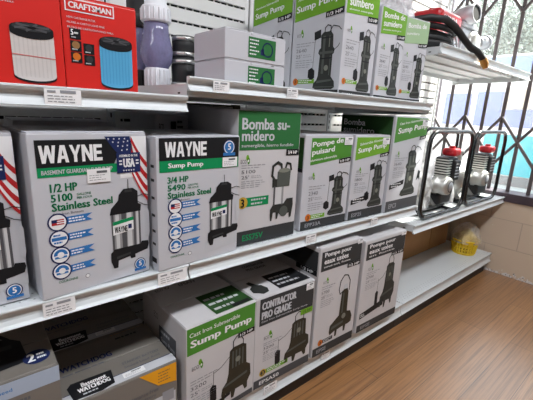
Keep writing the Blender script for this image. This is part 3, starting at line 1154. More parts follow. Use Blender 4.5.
pu = Carton('pump_carton', 'white carton with a slanted green header reading Pompe de puisard', 'carton', .853, .816, ZM, -1.9, .240, .25, .330, WHITEBOX, GP)
pump_front(pu, None, [('Pompe de', .14, .855, .78, .925, .03), ('puisard', .14, .775, .60, .85, .03)], ('aluminium submersible', .12, .725, .66, .75), ('1/3 HP', .72, .05), P_GREEN, .31, .10, .12, .965, P_WHITE, P_DARK, .10, 'EPP33A', foot_col=P_LINE)
pump_specs(pu, .16, .56, .045, .13, .20, .48, .28, '2340', "25'")
a = pu.art()
slim_pump(a, .44, .115, .94, .60)
a.build('pump_picture', pu.root)
badge_ribbon(pu, .15, .135, .50, P_LGREEN, P_ORANGE)
a = pu.art('left')
a.rect(.02, .66, .98, .965, P_DGREEN, 1)
a.rect(.60, .62, .98, .66, P_BLACK, 2)
a.build('side_print', pu.root)
price_sticker(pu, .80, .89, .99, .975)

spc = Carton('pump_carton', 'white carton with green Sump Pump header, second from the tube framed pumps', 'carton', 1.105, .807, ZM, -1.2, .227, .20, .328, WHITEBOX, GP)
pump_front(spc, None, [('Sump Pump', .10, .775, .90, .85, .03)], ('Submersible Aluminum', .14, .88, .80, .91), ('1/3 HP', .74, .045), P_LGREEN, .285, .12, .05, .975, P_WHITE, P_DARK, .11, 'ESP25', foot_col=P_LINE)
pump_specs(spc, .17, .58, .045, .10, .32, .46, .24, '1800', "25'")
a = spc.art()
slim_pump(a, .38, .12, .95, .70)
a.build('pump_picture', spc.root)
a = spc.art()
a.poly([(.05, .185), (.50, .225), (.50, .285), (.05, .245)], P_BLACK, 1)
a.lines(.10, .20, .42, .26, 2, P_WHITE, 2, .4, 4)
a.build('warranty_badge', spc.root)
price_sticker(spc, .76, .89, .97, .97)

ta = Carton('pump_carton', 'tallest green headed carton on the middle shelf, its dark green side reading Bomba sumidero', 'carton', 1.340, .793, ZM, .6, .276, .27, .406, WHITEBOX, GP)
pump_front(ta, None, [('Sump Pump', .10, .80, .98, .875, .03)], ('Cast Iron Submersible', .12, .905, .82, .93), ('1/2 HP', .78, .04), P_GREEN, .27, .12, .03, .985, P_WHITE, P_FOOT, .12, 'EPC3', foot_col=P_LINE)
pump_specs(ta, .16, .60, .04, .10, .36, .50, .22, '3640', "25'")
a = ta.art()
slim_pump(a, .24, .15, .86, .70, None, False)
a.poly([(.86, .30), (.93, .33), (.97, .30), (.97, .40), (.90, .42)], P_BLACK, 1)
a.build('pump_picture', ta.root)
a = ta.art()
a.poly([(.05, .245), (.46, .285), (.46, .335), (.05, .295)], P_BLACK, 1)
a.lines(.10, .262, .40, .31, 2, P_WHITE, 2, .4, 4)
a.build('warranty_badge', ta.root)
price_sticker(ta, .80, .905, .98, .975)
a = ta.art('left')
a.rect(.01, .62, .96, .985, P_DGREEN, 1)
a.text('Bomba', .06, .88, .48, .945, P_WHITE, 2, .02)
a.text('sumidero', .06, .80, .66, .865, P_WHITE, 2, .02)
a.rect(.60, .62, .96, .67, P_BLACK, 2)
a.build('side_print', ta.root)

# second row cartons in the shade behind
GB = 'cartons in the shaded second row of the middle shelf'
for x, y, w, h, lab in ((.615, 1.085, .165, .408, 'grey carton with a torn taped top behind the 3/4 HP carton'), (.475, 1.12, .118, .372, 'dim grey carton in the second row left of the torn topped one'),
                        (.10, 1.10, .25, .345, 'dim white carton in the second row behind the 1/2 HP carton')):
    c = Carton('stock_carton', lab, 'carton', x, y, ZM, 0, w, .22, h, GREYBOX, GB)
    a = c.art()
    a.text('ECO', .12, .86, .26, .92, P_DARK, 1, .01)
    a.rect(.46, .84, .62, .94, P_BLACK, 1)
    a.lines(.66, .78, .9, .96, 4, P_DARK, 1, .5, 2)
    a.build('carton_print', c.root)
    if h > .4:
        t_ = MB().rbox(.0, w, -.001, .10, h - .001, h + .004, mat('torn_tape', (70, 62, 54), .4), .002, 1)
        t_.rbox(w * .82, w + .003, -.003, .02, h - .03, h + .006, mat('torn_tape', (70, 62, 54), .4), .003, 1)
        t_.build('packing_tape', c.root)

# ------------------------------------------------------------------ bottom shelf cartons
GL = 'pump cartons on the bottom shelf'
su = Carton('pump_carton', 'white carton on the bottom shelf with a level green Sump Pump header', 'carton', .397, .767, ZB, 2.3, .247, .275, .338, GREYBOX, GL)
pump_front(su, None, [('Sump Pump', .05, .785, .93, .87, .045)], ('Cast Iron Submersible', .04, .90, .74, .94), ('1/3 HP', .72, .05), P_GREEN, .26, 0, .01, .985, P_WHITE, P_FOOT, .06)
pump_specs(su, .13, .60, .055, .05, .22, .44, .27, '3200', "25'")
a = su.art()
squat_pump(a, .30, .08, .95, .72, P_OLIVE)
a.build('pump_picture', su.root)
a = su.art()
a.poly([(.20, .07), (.62, .13), (.62, .165), (.20, .105)], P_BLACK, 1)
a.build('outlet_pipe_picture', su.root)
a = su.art('top')
a.rect(.42, .03, .985, .46, P_DGREEN, 1)
for k in range(3):
    a.lines(.46, .30 - k * .11, .92, .38 - k * .11, 1, P_PALE, 2, .5, k)
a.rect(.68, .04, .95, .10, P_BLACK, 3)
a.build('top_panel', su.root)
a = su.art('top')
a.text('EFSA33', .42, .80, .66, .86, P_TXT, 1, .02)
a.build('code_text', su.root)
a = su.art('top')
a.text('ECO', .10, .82, .20, .87, P_TXT, 1, .0)
a.disc(.26, .85, .03, P_TXT, 1)
a.disc(.26, .85, .018, GREYBOX, 2)
a.build('eco_mark', su.root)
a = su.art('left')
a.rect(.42, .60, .80, .80, P_TXT, 1)
a.text('Sump Pump', .46, .64, .78, .70, P_PALE, 2, .02)
a.lines(.46, .73, .76, .78, 1, P_PALE, 2, .5)
a.text('ECO', .30, .84, .40, .90, P_TXT, 1, .0)
a.build('side_print', su.root)

cp = Carton('pump_carton', 'white carton with a charcoal header reading CONTRACTOR PRO GRADE', 'carton', .645, .778, ZB, -1.7, .262, .275, .338, GREYBOX, GL)
pump_front(cp, None, [('CONTRACTOR', .09, .865, .66, .945, .07), ('PRO GRADE', .09, .765, .58, .845, .07)], ('Cast Iron Submersible Sump Pump', .09, .725, .88, .75), ('1/2 HP', .79, .05), P_DARK, .30, .0, .06, .985, P_PALE, P_FOOT, .10, 'EPSA50', foot_col=P_WHITE)
a = cp.art()
a.rect(.76, .64, .985, .70, P_LGREEN, 5)
a.text('1/2 HP', .80, .655, .95, .685, P_DARK, 6, .01)
a.build('green_power_tag', cp.root)
pump_specs(cp, .20, .55, .05, .14, .28, .46, .22, '3200', "25'")
a = cp.art()
squat_pump(a, .33, .115, .965, .69, P_OLIVE)
a.build('pump_picture', cp.root)
badge_ribbon(cp, .15, .16, .58, P_LGREEN, P_GOLD)
price_sticker(cp, .83, .91, .97, .985)
a = cp.art('top')
a.rect(.42, .06, .97, .44, P_BLACK, 1)
for k in range(3):
    a.lines(.46, .30 - k * .09, .90, .37 - k * .09, 1, P_PALE, 2, .5, k + 5)
a.build('top_panel', cp.root)
a = cp.art('top')
a.poly([(.06, .14), (.12, .10), (.16, .06), (.26, .08), (.30, .16), (.27, .26), (.22, .30), (.18, .40), (.12, .38), (.14, .28), (.08, .24)], P_PUMP, 1)
a.build('top_picture', cp.root)
a = cp.art('top')
a.text('CONTRACTOR', .36, .76, .74, .82, P_TXT, 1, .03)
a.text('PRO GRADE', .36, .66, .70, .72, P_TXT, 1, .03)
a.build('top_lettering', cp.root)


def eaux(x, y, yw, w, h, lab, last, second, hp_, label_pos):
    c = Carton('pump_carton', lab, 'carton', x, y, ZB, yw, w, .27, h, GREYBOX, GL)
    pump_front(c, None, [('Pompe pour', .10, .905, .72, .955, .035), ('eaux us\u00e9es', .10, .855, .66, .90, .035)], (second, .10, .82, .72, .84), (hp_, .66, .04), P_DARK, .205, 0, .04, .965, P_WHITE, P_DARK, .085, 'EPSE', foot_col=P_LINE)
    pump_specs(c, .17, .69, .045, .10, .46, .42, .20, '5700', "25'")
    return c


e1 = eaux(.925, .772, -1.9, .240, .448, 'charcoal headed carton reading Pompe pour eaux usees, next to the contractor carton', 0, 'sous-sol, fonte', '1/2 HP', 0)
a = e1.art()
U = lambda x: .36 + .56 * x
Q = lambda L: [(U(x), .115 + .58 * y) for x, y in L]
a.poly(Q([(.42, .72), (.50, .76), (.66, .76), (.72, .70), (.74, .36), (.90, .34), (1.0, .24), (.98, .14), (.86, .12), (.74, .12), (.72, .02), (.64, .02), (.62, .12), (.36, .10), (.34, 0), (.26, 0), (.26, .10), (.04, .06), (.0, .12), (.02, .22), (.20, .28), (.38, .34)]), P_OLIVE, 1)
a.poly(Q([(.48, .36), (.54, .36), (.54, .70), (.48, .70)]), P_PUMP2, 2)
a.poly(Q([(.08, .14), (.60, .18), (.60, .22), (.10, .19)]), P_PUMP2, 2)
a.disc(U(.60), .115 + .58 * .30, .05, P_PUMP3, 3)
a.stroke(Q([(.46, .74), (.34, .70), (.28, .78), (.32, .92), (.46, 1.0), (.62, .98), (.74, .88), (.74, .72)]), .018, P_BLACK, 2)
a.poly(Q([(.46, .76), (.68, .76), (.64, .84), (.50, .84)]), P_PALE, 1)
a.build('pump_picture', e1.root)
badge_ribbon(e1, .17, .12, .46, P_DARK, P_ORANGE)
price_sticker(e1, .86, .955, .985, .995)
a = e1.art('left')
a.rect(.02, .80, .97, .965, P_DARK, 1)
a.lines(.10, .84, .5, .92, 2, P_PALE, 2, .35, 5)
a.rect(.56, .755, .97, .80, P_BLACK, 2)
a.text('1/2 HP', .66, .763, .90, .79, P_WHITE, 3, .02)
a.build('side_print', e1.root)

e2 = eaux(1.197, .769, -1.5, .30, .421, 'charcoal headed carton reading Pompe pour eaux usees, at the end by the bare shelf', 1, 'en fonte', '1/3 HP', 0)
a = e2.art()
squat_pump(a, .36, .16, .86, .77, P_PUMP, True)
a.build('pump_picture', e2.root)
a = e2.art()
a.poly([(.05, .15), (.60, .20), (.60, .27), (.05, .21)], P_BLACK, 1)
a.lines(.07, .165, .20, .205, 2, P_WHITE, 2, .5, 2)
a.build('outlet_pipe_picture', e2.root)
price_sticker(e2, .86, .955, .985, .99)

# silver battery cartons
GS = 'silver battery cartons on the bottom shelf'


def battery_front(c):
    a = c.art('top')
    a.rect(.0, .02, 1.0, .16, P_PALE, 1)
    a.rect(.02, .155, .98, .165, P_NAVY, 2)
    a.build('top_band', c.root)
    a = c.art('top')
    a.poly([(.08, .04), (.30, .02), (.42, .06), (.44, .30), (.10, .32), (.06, .26)], P_BLACK, 3)
    a.text('Basement', .17, .20, .38, .27, P_WHITE, 4, .03)
    a.text('WATCHDOG', .13, .12, .40, .19, P_WHITE, 4, .05)
    a.lines(.16, .06, .34, .10, 1, P_PALE, 4, .5)
    a.build('battery_picture', c.root)
    a = c.art('top')
    a.text('STANDBY BATTERY', .55, .30, .92, .345, P_TXT, 2, .02)
    a.text('Sealed Lead Acid', .55, .22, .90, .26, P_TXT, 2, .02)
    a.build('product_text', c.root)
    a = c.art('top')
    a.text('WATCHDOG', .06, .56, .52, .66, P_NAVY, 2, .03)
    a.build('brand_lettering', c.root)
    a = c.art('top')
    a.lines(.06, .46, .48, .52, 1, P_TXT, 2, .4, 8)
    a.build('fine_text', c.root)
    a = c.art('top')
    a.lines(.62, .84, .88, .90, 1, P_DARK, 2, .6, 8)
    a.build('code_print', c.root)
    price_sticker(c, .50, .05, .70, .135, 'top')
    a = c.art()
    a.poly([(.62, .985), (.99, .985), (.99, .74), (.80, .78)], P_AMBER, 2)
    a.lines(.80, .80, .96, .95, 4, P_TAN, 3, .3, 5)
    a.build('amber_corner', c.root)
    a = c.art()
    a.rect(.02, .03, .98, .62, P_PALE, 1)
    a.text('Maintenance Free', .45, .72, .80, .77, P_TXT, 2, .01)
    a.text('Standby Battery', .40, .65, .78, .70, P_TXT, 2, .01)
    a.text('INT', .12, .72, .30, .84, P_NAVY, 2, .05)
    a.rect(.84, .52, .96, .66, P_LINE, 2)
    a.lines(.36, .40, .78, .58, 3, P_LINE, 2, .4, 5)
    a.build('front_print', c.root)


bf = Carton('battery_carton', 'silver battery carton with an amber corner at the front of the bottom shelf', 'carton', .104, .784, ZB, 0, .274, .215, .241, SILVERBOX, GS)
battery_front(bf)
bb = copy_tree(bf.root)
bb.location = (.098, 1.004, ZB)
bb['label'] = 'silver battery carton in the shade behind the front amber cornered one'
a2c = Carton('battery_carton', 'grey carton with a dark battery picture and a 2 badge at the bottom left corner', 'carton', -.20, .790, ZB, 0, .303, .22, .358, SILVERBOX, GS)
a = a2c.art('top')
a.poly([(.46, .14), (.84, .20), (.82, .60), (.74, .72), (.54, .70), (.50, .50)], P_BLACK, 1)
a.stroke([(.56, .66), (.58, .78), (.70, .80), (.74, .70)], .03, P_BLACK, 2)
a.rect(.60, .50, .76, .58, P_DARK, 2)
a.build('battery_picture', a2c.root)
a = a2c.art('top')
a.disc(.89, .22, .085, P_NAVY, 2)
a.text('2', .83, .15, .88, .29, P_WHITE, 3, .05)
a.lines(.89, .16, .96, .28, 2, P_WHITE, 3, .5)
a.build('warranty_badge', a2c.root)
a = a2c.art()
a.rect(.0, .88, 1.0, .985, mat('ice_blue_print', (172, 186, 206), .45), 1)
a.text('ready when you need', .35, .915, .72, .945, P_BLUE, 2, .01)
a.build('blue_band', a2c.root)
price_sticker(a2c, .40, .68, .62, .80, 'front', 3, mat('pink_paper', (214, 204, 206), .5))
a = a2c.art()
a.lines(.72, .82, .86, .86, 1, P_TXT, 2, .5)
a.build('front_print', a2c.root)

# brown cartons at the back of the bottom shelf
for x0, x1, h, lab in ((1.72, 2.485, .345, 'brown cardboard carton at the back of the bottom shelf, nearer the charcoal cartons'), (2.49, 2.765, .345, 'brown cardboard carton at the back of the bottom shelf behind the yellow basket')):
    Carton('cardboard_carton', lab, 'carton', x0, 1.082, ZB, 0, x1 - x0, .24, h, CARDBOARD, 'brown cartons at the back of the bottom shelf')

# ------------------------------------------------------------------ top shelf cartons
GT = 'green topped cartons on the top shelf'


def top_front(c, lines_, sub, slope, hv, pic, hp=('1/3 HP', .66, .05)):
    pump_front(c, None, lines_, sub, hp, P_LGREEN, hv, slope, .03, .99, P_WHITE, P_DARK, .075, 'EPP33A', foot_col=P_PALE)
    pump_specs(c, .16, .585, .05, .10, .28, .50, .24, '2640', "25'")
    a = c.art()
    slim_pump(a, *pic)
    a.build('pump_picture', c.root)
    badge_ribbon(c, .12, .155, .52, P_LGREEN, P_ORANGE)


SIDE_P = (.36, .08, .93, .64)
t2 = Carton('pump_carton', 'white carton reading Sump Pump on its side and Bompa de sumbero in front', 'carton', .976, .802, ZT, 1.0, .186, .23, .365, WHITEBOX, GT)
top_front(t2, [('Bompa de', .10, .885, .90, .955, .03), ('sumbero', .10, .785, .80, .86, .03)], ('aluminio sumergible', .10, .745, .80, .765), .08, .28, (.36, .08, .93, .64))
t2.cur = 'left'
top_front(t2, [('Sump Pump', .06, .775, .90, .85, .03)], ('Aluminum Submersible', .08, .895, .72, .918), .09, .285, SIDE_P)
t0 = Carton('pump_carton', 'green headed Sump Pump carton standing in the second row behind the stacked white cartons', 'carton', .978, 1.045, ZT, 1.0, .186, .235, .385, WHITEBOX, GT)
t0.cur = 'left'
top_front(t0, [('Sump Pump', .08, .775, .80, .845, .03)], ('Aluminum Submersible', .08, .88, .66, .90), .09, .27, SIDE_P)
t3 = Carton('pump_carton', 'white carton reading Bomba de sumidero third along the top shelf', 'carton', 1.176, .803, ZT, 1.0, .174, .24, .325, WHITEBOX, GT)
top_front(t3, [('Bomba de', .10, .885, .90, .945, .03), ('sumidero', .10, .80, .80, .865, .03)], ('aluminio sumergible', .10, .755, .80, .775), .10, .28, (.36, .09, .93, .68))
t4 = Carton('pump_carton', 'green topped carton with glare painted into its header, under clear plastic at the end of the top shelf', 'carton', 1.374, .826, ZT, -7.9, .153, .20, .332, WHITEBOX, GT)
pump_front(t4, None, [('Bomba de', .12, .875, .86, .93, .03)], ('sumidero', .10, .80, .60, .83), ('1/3 HP', .62, .045), mat('glare_paled_green_print', (160, 190, 150), .45), .30, .10, .03, .985, P_WHITE, P_DARK, .075, 'EPP', foot_col=P_PALE)  # header green paled to carry the glare over this carton
pump_specs(t4, .16, .575, .05, .10, .28, .50, .24, '2640', "25'")
a = t4.art()
slim_pump(a, .38, .09, .96, .63)
a.build('pump_picture', t4.root)
badge_ribbon(t4, .12, .155, .52, P_LGREEN, P_ORANGE)
GW = 'stacked white cartons on the top shelf'
for k, (z, h, x, lab) in enumerate(((ZT, .071, .526, 'lower of the two stacked white cartons with green labels'), (ZT + .0715, .0715, .525, 'upper of the two stacked white cartons with green labels'))):
    c = Carton('flat_carton', lab, 'carton', x, .801, z, 0, .203, .155, h, WHITEBOX, GW)
    a = c.art()
    a.rect(.36 - k * .0, .14, .82, .84, P_BGREEN, 1)
    for j in range(5):
        a.lines(.38, .22 + j * .12, .54, .30 + j * .12, 1, P_WHITE, 2, .55, j)
    for q in range(24):
        t0_, t1_ = q * PI / 12, (q + 1) * PI / 12
        a.stroke([(.68 + .085 * math.cos(t0_), .48 + .24 * math.sin(t0_)), (.68 + .085 * math.cos(t1_), .48 + .24 * math.sin(t1_))], .018, P_NAVY, 2)
    a.poly([(.56, .28), (.62, .26), (.62, .50), (.56, .46)], P_NAVY, 2)
    a.build('green_label', c.root)
    a = c.art()
    a.text('L', .40, .90, .43, .96, P_TXT, 1, .0)
    a.rect(.75, .93, .80, .95, P_TXT, 1)
    a.build('carton_print', c.root)

# red filter cartons
GR = 'red filter cartons on the top shelf'


def filter_picture(a, u0, v0, u1, v1, ma, mb_, band):
    U = lambda x: u0 + (u1 - u0) * x
    Vv = lambda y: v0 + (v1 - v0) * y
    cx, rx = .5, .5
    ell = lambda cy, ry, t0, t1, n=14, s=1.0: [(U(cx + s * rx * math.cos(t0 + (t1 - t0) * k / n)), Vv(cy + s * ry * math.sin(t0 + (t1 - t0) * k / n))) for k in range(n + 1)]
    a.poly(ell(.10, .10, PI, 2 * PI) + [(U(1.0), Vv(.10)), (U(1.0), Vv(.90)), (U(0), Vv(.90))], P_BLACK, 2)
    a.poly(ell(.135, .10, PI, 2 * PI) + [(U(1.0), Vv(.86)), (U(0), Vv(.86))], ma, 3)
    for k in range(9):
        x = .06 + .1 * k
        a.poly([(U(x), Vv(.10)), (U(x + .03), Vv(.10)), (U(x + .03), Vv(.86)), (U(x), Vv(.86))], mb_, 4)
    if band:
        a.poly([(U(0.0), Vv(.455)), (U(1.0), Vv(.43)), (U(1.0), Vv(.445)), (U(0), Vv(.47))], P_PINK, 5)
    a.poly(ell(.82, .085, PI, 2 * PI) + ell(.90, .095, 0, PI), P_BLACK, 5)
    a.poly(ell(.915, .07, 0, 2 * PI, 24, .9), P_DARK, 6)
    for q in (.4, 1.3, 2.5, 3.6, 4.4, 5.6):
        a.stroke([(U(.5), Vv(.915)), (U(.5 + .42 * math.cos(q)), Vv(.915 + .06 * math.sin(q)))], .016, P_S3, 7)
    a.disc(U(.5), Vv(.915), (u1 - u0) * .1, P_BLACK, 8, 14, (v1 - v0) * .02)


def red_logo(c, u0, v0, u1, v1):
    a = c.art()
    a.rect(u0, v0, u1, v1, P_WHITE, 1)
    du = (u1 - u0) * .025
    dv = (v1 - v0) * .10
    a.rect(u0 + du, v0 + dv, u1 - du, v1 - dv, RED, 2)
    a.text('CRAFTSMAN', u0 + 2.6 * du, v0 + 2.6 * dv, u1 - 2.6 * du, v1 - 2.6 * dv, P_WHITE, 3, .05)
    a.build('brand_plate', c.root)


r2b = Carton('filter_carton', 'red carton showing a blue pleated filter', 'carton', .1665, .80, ZA, 0, .1385, .20, .172, RED, GR)
red_logo(r2b, .045, .835, .68, .965)
a = r2b.art()
for k in range(3):
    a.text(('HEPA CARTRIDGE FILTER', 'FILTRE A CARTOUCHE FINE', 'FILTRO DE CARTUCHO FINO PARA')[k], .06, .765 - k * .05, .42 + .12 * k, .785 - k * .05, P_PALE, 1, .01)
a.build('product_text', r2b.root)
for i, (u, v) in enumerate(((.08, .555), (.08, .43), (.08, .31), (.245, .415), (.245, .295))):
    a = r2b.art()
    a.rect(u, v, u + .14, v + .11, P_BLACK, 1)
    if i == 0:
        a.text('5', u + .015, v + .04, u + .05, v + .10, P_WHITE, 2, .04)
        a.lines(u + .06, v + .05, u + .13, v + .08, 1, P_WHITE, 2, .6)
        a.lines(u + .02, v + .01, u + .10, v + .03, 1, P_PALE, 2, .6)
    elif i in (1, 2):
        a.disc(u + .07, v + .065, .05, P_TAN if i == 1 else P_ORANGE, 2)
        a.lines(u + .02, v + .01, u + .12, v + .03, 1, P_PALE, 2, .6)
    else:
        a.disc(u + .07, v + .065, .045, P_DARK, 2)
        a.lines(u + .02, v + .01, u + .12, v + .03, 1, P_PALE, 2, .6)
    a.build('feature_icon', r2b.root)
a = r2b.art()
filter_picture(a, .455, .05, .915, .645, P_SKYF, P_SKYD, False)
a.build('filter_picture', r2b.root)

r1b = Carton('filter_carton', 'red carton showing a white pleated filter', 'carton', -.085, .80, ZA, 0, .2505, .20, .215, RED, GR)
red_logo(r1b, .36, .765, .775, .875)
a = r1b.art()
for k in range(3):
    a.text(('HEPA CARTRIDGE FILTER', 'FILTRE A CARTOUCHE FINE', 'FILTRO DE CARTUCHO FINO PARA')[k], .38, .715 - k * .035, .60 + .06 * k, .728 - k * .035, P_PALE, 1, .01)
a.build('product_text', r1b.root)
a = r1b.art()
filter_picture(a, .675, .045, .94, .52, P_CREAMF, P_CREAMD, True)
a.build('filter_picture', r1b.root)
a = r1b.art()
a.rect(.44, .36, .58, .45, P_BLACK, 1)
a.build('feature_icon', r1b.root)


# plumbing fittings
def check_valve(x, y, lab, ends=PVCW):
    t = thing('check_valve', lab, 'valve', (x, y, ZT - .0005), 0, 'clear check valves')
    b = MB()
    b.lathe([(.0, 0), (.033, 0), (.035, .004), (.035, .05), (.032, .054), (.030, .054), (.030, .02)], ends)
    for k in range(18):
        q = 2 * PI * k / 18
        b.cyl((.035 * math.cos(q), .035 * math.sin(q), .004), (.035 * math.cos(q), .035 * math.sin(q), .048), .0022, ends, seg=6)
    b.build('lower_collar', t)
    MB().lathe([(.030, .05), (.033, .056), (.044, .075), (.047, .10), (.042, .125), (.036, .150), (.035, .178), (.031, .18)], PURPLE).build('valve_body', t)
    fl_ = MB()
    fl_.lathe([(.0, .094), (.034, .096), (.036, .10), (.0, .104)], BLACKPL)
    fl_.build('flapper', t)
    b = MB()
    b.lathe([(.030, .175), (.040, .178), (.041, .182), (.041, .214), (.037, .22), (.031, .222), (.031, .262), (.027, .262), (.027, .21)], ends)
    for k in range(18):
        q = 2 * PI * k / 18
        b.cyl((.041 * math.cos(q), .041 * math.sin(q), .182), (.041 * math.cos(q), .041 * math.sin(q), .212), .0022, ends, seg=6)
    b.build('upper_collar', t)
    return t


check_valve(.468, 1.075, 'purple tinted clear check valve with white collars, beside the black couplings')
check_valve(.462, 1.20, 'purple tinted check valve with black ends, mostly hidden behind the red carton', RUBBER)


def coupling(x, y, z, r0, r1, h, lab, both=True):
    t = thing('rubber_coupling', lab, 'pipe coupling', (x, y, z), 0, 'black rubber couplings')
    MB().lathe([(r0 - .006, .0), (r0, 0), (r0, h * .25), (r0 + .001, h * .5), (r1 + .0015, h * .72), (r1, h * .75), (r1, h), (r1 - .006, h), (r1 - .006, .004)], RUBBER).build('sleeve', t)
    for zz, rr in ((h * .14, r0), (h * .86, r1)):
        c = MB()
        c.lathe([(rr, -.006), (rr + .0022, -.006), (rr + .0022, .006), (rr, .006)], CLAMP, (0, 0, zz))
        c.cyl((-rr * .9, -rr * .55, zz), (-rr * .35, -rr * 1.05, zz), .0065, CLAMP, seg=8)
        c.build('hose_clamp', t)
    return t


coupling(.553, 1.07, ZT, .037, .037, .092, 'lower black rubber coupling beside the stacked white cartons')
coupling(.553, 1.07, ZT + .0925, .034, .034, .060, 'upper black rubber coupling stacked on another beside the white cartons')
coupling(.475, 1.325, ZT, .034, .034, .085, 'black rubber coupling in the corner behind the check valves')

# ------------------------------------------------------------------ engine pumps on the middle shelf


def engine_pump(x, y, z, lab, w=.525, group=None):
    t = thing('engine_pump', lab, 'pump', (x, y, z), 0, group)
    hh = .445
    R = .0108
    for yy in (.0, .30):
        MB().tube([(R, yy, R), (w - R, yy, R), (w - R, yy, hh), (R, yy, hh)], R, BLACKTUBE, closed=True, fillet=.075).build('frame_loop', t)
    for xx in (.10, w - .12):
        MB().tube([(xx, 0, R), (xx, .30, R)], .009, BLACKTUBE).build('cross_bar', t)
    b = MB()
    b.rbox(.09, w - .11, .05, .25, .022, .032, BLACKPL, .003)
    b.build('base_plate', t)
    b = MB()
    b.rbox(.32, .48, .045, .16, .033, .17, BLACKPL, .012)
    b.rbox(.378, .485, .045, .13, .17, .30, BLACKPL, .012)
    b.build('engine_block', t)
    b = MB()
    b.rbox(.338, .378, .04, .11, .19, .30, BLACKPL, .006)
    for k in range(7):
        b.box(.330, .381, .034, .115, .197 + k * .0145, .203 + k * .0145, SILVER)
    b.build('cylinder_fins', t)
    b = MB()
    b.lathe([(.0, -.012), (.03, -.012), (.048, -.004), (.052, .012), (.052, .045), (.058, .05), (.058, .07)], SILVER, (.345, .02, .145), (0, 1, 0))
    b.lathe([(.0, -.0135), (.026, -.0135), (.026, -.011)], ALU, (.345, .02, .145), (0, 1, 0))
    b.lathe([(.027, -.0128), (.033, -.0125)], BLACKPL, (.345, .02, .145), (0, 1, 0))
    b.build('recoil_cover', t, 'silver round recoil cover')
    b = MB()
    b.rbox(.397, .475, .022, .05, .17, .285, BLACKPL, .01)
    for k in range(5):
        b.box(.407, .465, .018, .023, .19 + k * .018, .196 + k * .018, ALU)
    b.build('air_cleaner', t)
    b = MB()
    b.rbox(.395, .475, .03, .11, .305, .350, REDPL, .016, 3)
    b.cyl((.435, .07, .348), (.435, .07, .362), .016, REDPL)
    b.build('fuel_tank', t, 'red fuel tank')
    b = MB()
    b.rbox(.482, .498, .05, .11, .12, .25, BLACKPL, .004)
    b.build('side_guard', t)
    b = MB()
    b.lathe([(.0, -.02), (.06, -.02), (.085, -.005), (.095, .02), (.095, .07), (.08, .10), (.0, .11)], SILVER, (.20, .15, .14), (-1, 0, 0))
    b.cyl((.17, .15, .22), (.17, .15, .315), .034, SILVER)
    b.cyl((.17, .15, .305), (.17, .15, .318), .044, SILVER)
    b.cyl((.10, .15, .14), (.03, .15, .14), .034, SILVER)
    b.build('pump_housing', t)
    for xx in (.12, .29):
        b = MB()
        b.prism_x([(.06, .03), (.24, .03), (.20, .075), (.10, .075)], xx, xx + .09, SILVER)
        b.build('mounting_foot', t)
    return t


def plastic_bag(name, lab, x, y, z, rx, ry, h, seed, parent=None, taper=.4, lab_cat='plastic bag'):
    """crumpled clear film: a bulging open-bottomed hood with folds"""
    bm = bmesh.new()
    n, mrows = 40, 22
    rows = []
    for j in range(mrows + 1):
        v = j / mrows
        ring = []
        for i in range(n):
            q = 2 * PI * i / n
            env = (1 - taper * v ** 2) * (1 - .92 * max(0, (v - .8) / .2) ** 2)
            p = Vector((math.cos(q) * rx * env, math.sin(q) * ry * env, h * v))
            nn = noise.noise(Vector((p.x * 14 + seed, p.y * 14, p.z * 9))) * .24 + noise.noise(Vector((p.x * 38, p.y * 38 + seed, p.z * 20))) * .16
            p.x *= 1 + nn
            p.y *= 1 + nn
            p.z += nn * .03 * (v > .05)
            ring.append(bm.verts.new(p))
        rows.append(ring)
    for j in range(mrows):
        for i in range(n):
            bm.faces.new((rows[j][i], rows[j][(i + 1) % n], rows[j + 1][(i + 1) % n], rows[j + 1][i]))
    bm.faces.new(rows[-1])
    me = bpy.data.meshes.new(name)
    bm.to_mesh(me)
    bm.free()
    me.materials.append(PLASTIC)
    o = bpy.data.objects.new(name, me)
    COL.objects.link(o)
    o.location = (x, y, z)
    tag(o, lab, lab_cat)
    return o


ZE = .5655
GE = 'engine pumps in black tube frames'
engine_pump(1.69, .815, ZE, 'engine pump in a black tube frame, nearer the green cartons', group=GE)
engine_pump(2.225, .815, ZE, 'engine pump in a black tube frame, nearer the window', group=GE)
plastic_bag('plastic_bag', 'clear plastic bag crumpled over the left end of the nearer engine pump', 1.86, .965, ZE + .03, .115, .11, .39, 3.1)
plastic_bag('plastic_bag', 'clear plastic bag bunched beside the nearer pump below its black engine', 2.16, .90, ZE + .03, .045, .045, .17, 8.4, taper=.6)

# ------------------------------------------------------------------ end of the top shelf: hose coil and red engine pump
ZH = 1.3725
hc = thing('coiled_hose', 'coiled black hose with a brass end hanging over the shelf edge', 'hose', (1.78, 1.0, ZH))
rd = random.Random(5)
b = MB()
pts = []
for k in range(int(4.55 * 28)):
    q = 2 * PI * k / 28
    lay = k / 28
    rr = .165 - .012 * (int(lay) % 3) + .004 * math.sin(3 * q + lay)
    pts.append((rr * 1.1 * math.cos(q), rr * math.sin(q), .014 + lay * .0235 + .006 * math.sin(2 * q + 1)))
tail = [(-.172, -.06, .122), (-.14, -.13, .128), (-.07, -.165, .128), (.0, -.18, .108), (.07, -.19, .074), (.135, -.205, .038), (.19, -.226, .018), (.222, -.238, -.008)]
b.tube(pts + tail, [.0132] * len(pts) + [.0145, .0155, .016, .016, .016, .016, .016, .016], RUBBER, seg=10)
b.build('hose', hc)
b = MB()
b.cyl((.219, -.238, -.006), (.239, -.245, -.032), .0185, BRASS, seg=8)
b.cyl((.239, -.245, -.032), (.247, -.248, -.044), .015, BRASS, .014)
b.build('brass_coupling', hc, 'brass threaded hose end')
rb = MB()
for k in range(3):
    rb.tube([(.06 + .035 * k, -.19 + .025 * k, .006), (.075 + .035 * k, -.185 + .03 * k, .04), (.07 + .035 * k, -.175 + .03 * k, .085), (.05 + .03 * k, -.13 + .03 * k, .118)], .0045, P_WHITE, seg=6)
